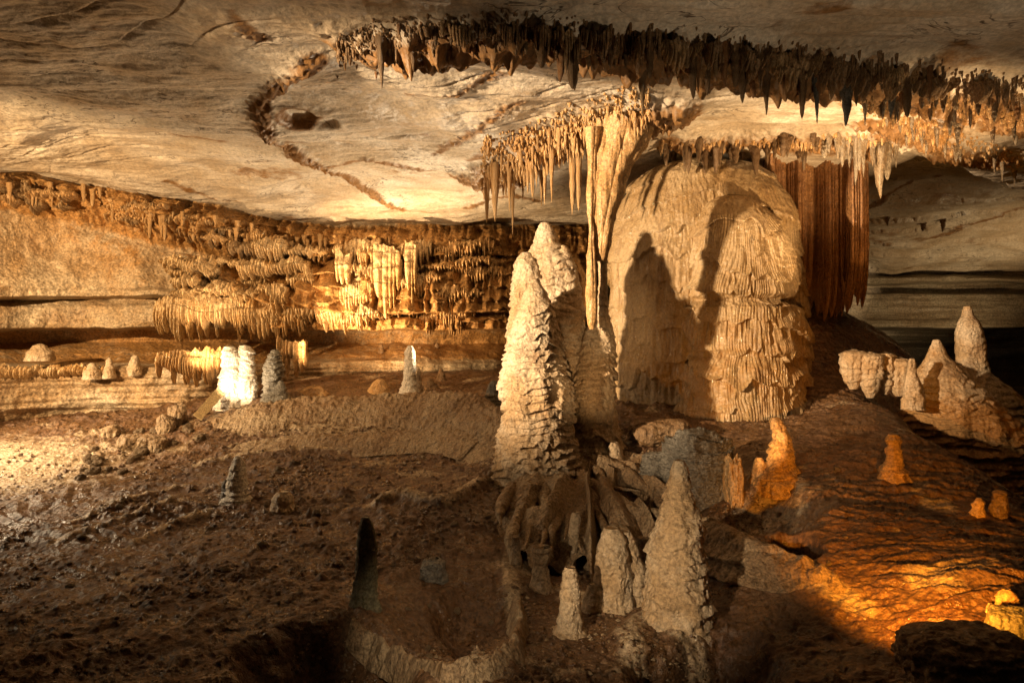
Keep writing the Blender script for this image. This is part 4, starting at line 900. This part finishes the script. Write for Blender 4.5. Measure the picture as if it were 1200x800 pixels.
o = link('soda_straws', make_mesh('soda_straws', np.array(co), np.array(qd)), M_DARK); o['kind'] = 'stuff'  # darker than the amber straws: their unlit side is put into the colour
tag(o, 'countless tiny dark straw stalactites along the near ceiling ledge', 'soda straws')
co = []; qd = []; nb = 0
spray(PX_CL, 500, 26, 4, 12, -16); spray(PX_CL, 400, 16, 5, 30, 8); spray(PX_ROW, 120, 8, 5, 14); spray([(1010, 125), (1060, 142), (1110, 162), (1195, 188)], 260, 18, 4, 11)
spray([(1080, 112), (1150, 132), (1205, 146)], 140, 14, 4, 10);
o = link('soda_straws', make_mesh('soda_straws', np.array(co), np.array(qd)), M_AMBER); o['kind'] = 'stuff'
tag(o, 'countless tiny amber straw stalactites bristling from the crusted lines of the far ceiling', 'soda straws')

# ------------------------------------------------------------------ lamps of the show cave, with added fill spots
def spot(name, loc, aim, watts, col, ang=90, blend=0.6, size=0.05):
    l = bpy.data.lights.new(name, 'SPOT'); l.energy = watts; l.color = col; l.spot_size = math.radians(ang); l.spot_blend = blend; l.shadow_soft_size = size
    o = bpy.data.objects.new(name, l); COL.objects.link(o); o.location = [float(c) for c in loc]
    o.rotation_euler = (Vector([float(c) for c in aim])-Vector([float(c) for c in loc])).to_track_quat('-Z', 'Y').to_euler()
    return o
def point(name, loc, watts, col, size=0.06):
    l = bpy.data.lights.new(name, 'POINT'); l.energy = watts; l.color = col; l.shadow_soft_size = size
    o = bpy.data.objects.new(name, l); COL.objects.link(o); o.location = [float(c) for c in loc]; return o
WARM = (1.0, 0.66, 0.33); GOLD = (1.0, 0.56, 0.20); ORNG = (1.0, 0.37, 0.035); PALE = (1.0, 0.76, 0.48)
spot('lamp_key', (-7.9, 2.5, 1.2), at(722, 300, 8.8), 13000, (1.0, 0.72, 0.43), 32, 0.8, 0.17)
spot('lamp_ground', (-8.8, 8.8, 0.25), (-6.4, 9.6, -1.7), 1050, PALE, 106, 1.0, 0.06)
spot('lamp_bank', (-8.5, 5.0, 1.2), (-6.0, 12.0, 0.9), 3200, WARM, 72, 0.8, 0.06)
spot('lamp_board', at(258, 462, 10.75), at(325, 400, 12.3), 80, PALE, 100, 0.6, 0.04)
spot('lamp_wall', at(345, 446, 11.9), at(480, 322, 14.2), 1400, WARM, 84, 0.9, 0.05)
spot('fill_fringe', at(226, 446, 10.9), at(290, 335, 13.0), 300, WARM, 66, 0.9, 0.05)  # added second spot by the board, to brighten the left wall fringe
spot('fill_ceiling', at(545, 444, 12.3), at(440, 190, 11.0), 900, PALE, 110, 0.9, 0.08)  # added uplight to brighten the middle of the ceiling
spot('lamp_slope', (2.40, 3.95, -1.60), at(1090, 640, 5.3), 300, ORNG, 96, 0.9, 0.04)
spot('lamp_block', (5.0, 7.5, -0.85), (4.4, 8.9, 2.9), 1300, WARM, 76, 0.8, 0.05)
spot('lamp_dome', at(893, 555, 6.8), at(900, 420, 9.5), 45, GOLD, 50, 0.9, 0.05)
spot('fill_column', (0.6, 5.2, -1.3), at(700, 430, 8.6), 230, WARM, 24, 0.9, 0.05)  # added spot that lifts the ribbed stalagmite out of the key's shadow
spot('lamp_curtain', (5.6, 8.6, -0.5), at(1006, 270, 11.0), 200, GOLD, 16, 0.8, 0.05)
spot('lamp_front', (-1.3, 2.0, -0.7), at(768, 640, 5.6), 560, PALE, 31, 0.9, 0.05)
spot('fill_pool_rim', (-0.5, 2.5, -1.0), at(520, 745, 4.9), 120, PALE, 34, 0.9, 0.04)  # added small spot to brighten the pool rim
spot('fill_near_ceiling', (2.6, 3.9, -1.3), at(1000, 40, 5.6), 120, PALE, 100, 0.9, 0.08)  # unseen fill, added to lighten the near ceiling
spot('lamp_far', at(1260, 430, 15.5), at(1120, 300, 17.5), 250, (1.0, 0.68, 0.34), 120, 0.8, 0.1)

w = bpy.data.worlds.new('World'); SC.world = w; w.use_nodes = True
w.node_tree.nodes['Background'].inputs[0].default_value = (1.0, 0.7, 0.4, 1); w.node_tree.nodes['Background'].inputs[1].default_value = 0.002

cam = bpy.data.cameras.new('camera'); co_ = bpy.data.objects.new('camera', cam); COL.objects.link(co_)
cam.lens = 24; cam.sensor_width = 36; cam.clip_end = 200; cam.clip_start = 0.05
co_.location = (0, 0, 0); co_.rotation_euler = (math.pi/2, 0, 0)
SC.camera = co_
SC.view_settings.view_transform = 'Standard'; SC.view_settings.look = 'None'; SC.view_settings.gamma = 1; SC.view_settings.exposure = 0.28
SC.cycles.max_bounces = 3; SC.cycles.diffuse_bounces = 2; SC.cycles.glossy_bounces = 2; SC.cycles.use_denoising = True
SC.cycles.sample_clamp_indirect = 4; SC.cycles.use_adaptive_sampling = True; SC.cycles.adaptive_threshold = 0.015
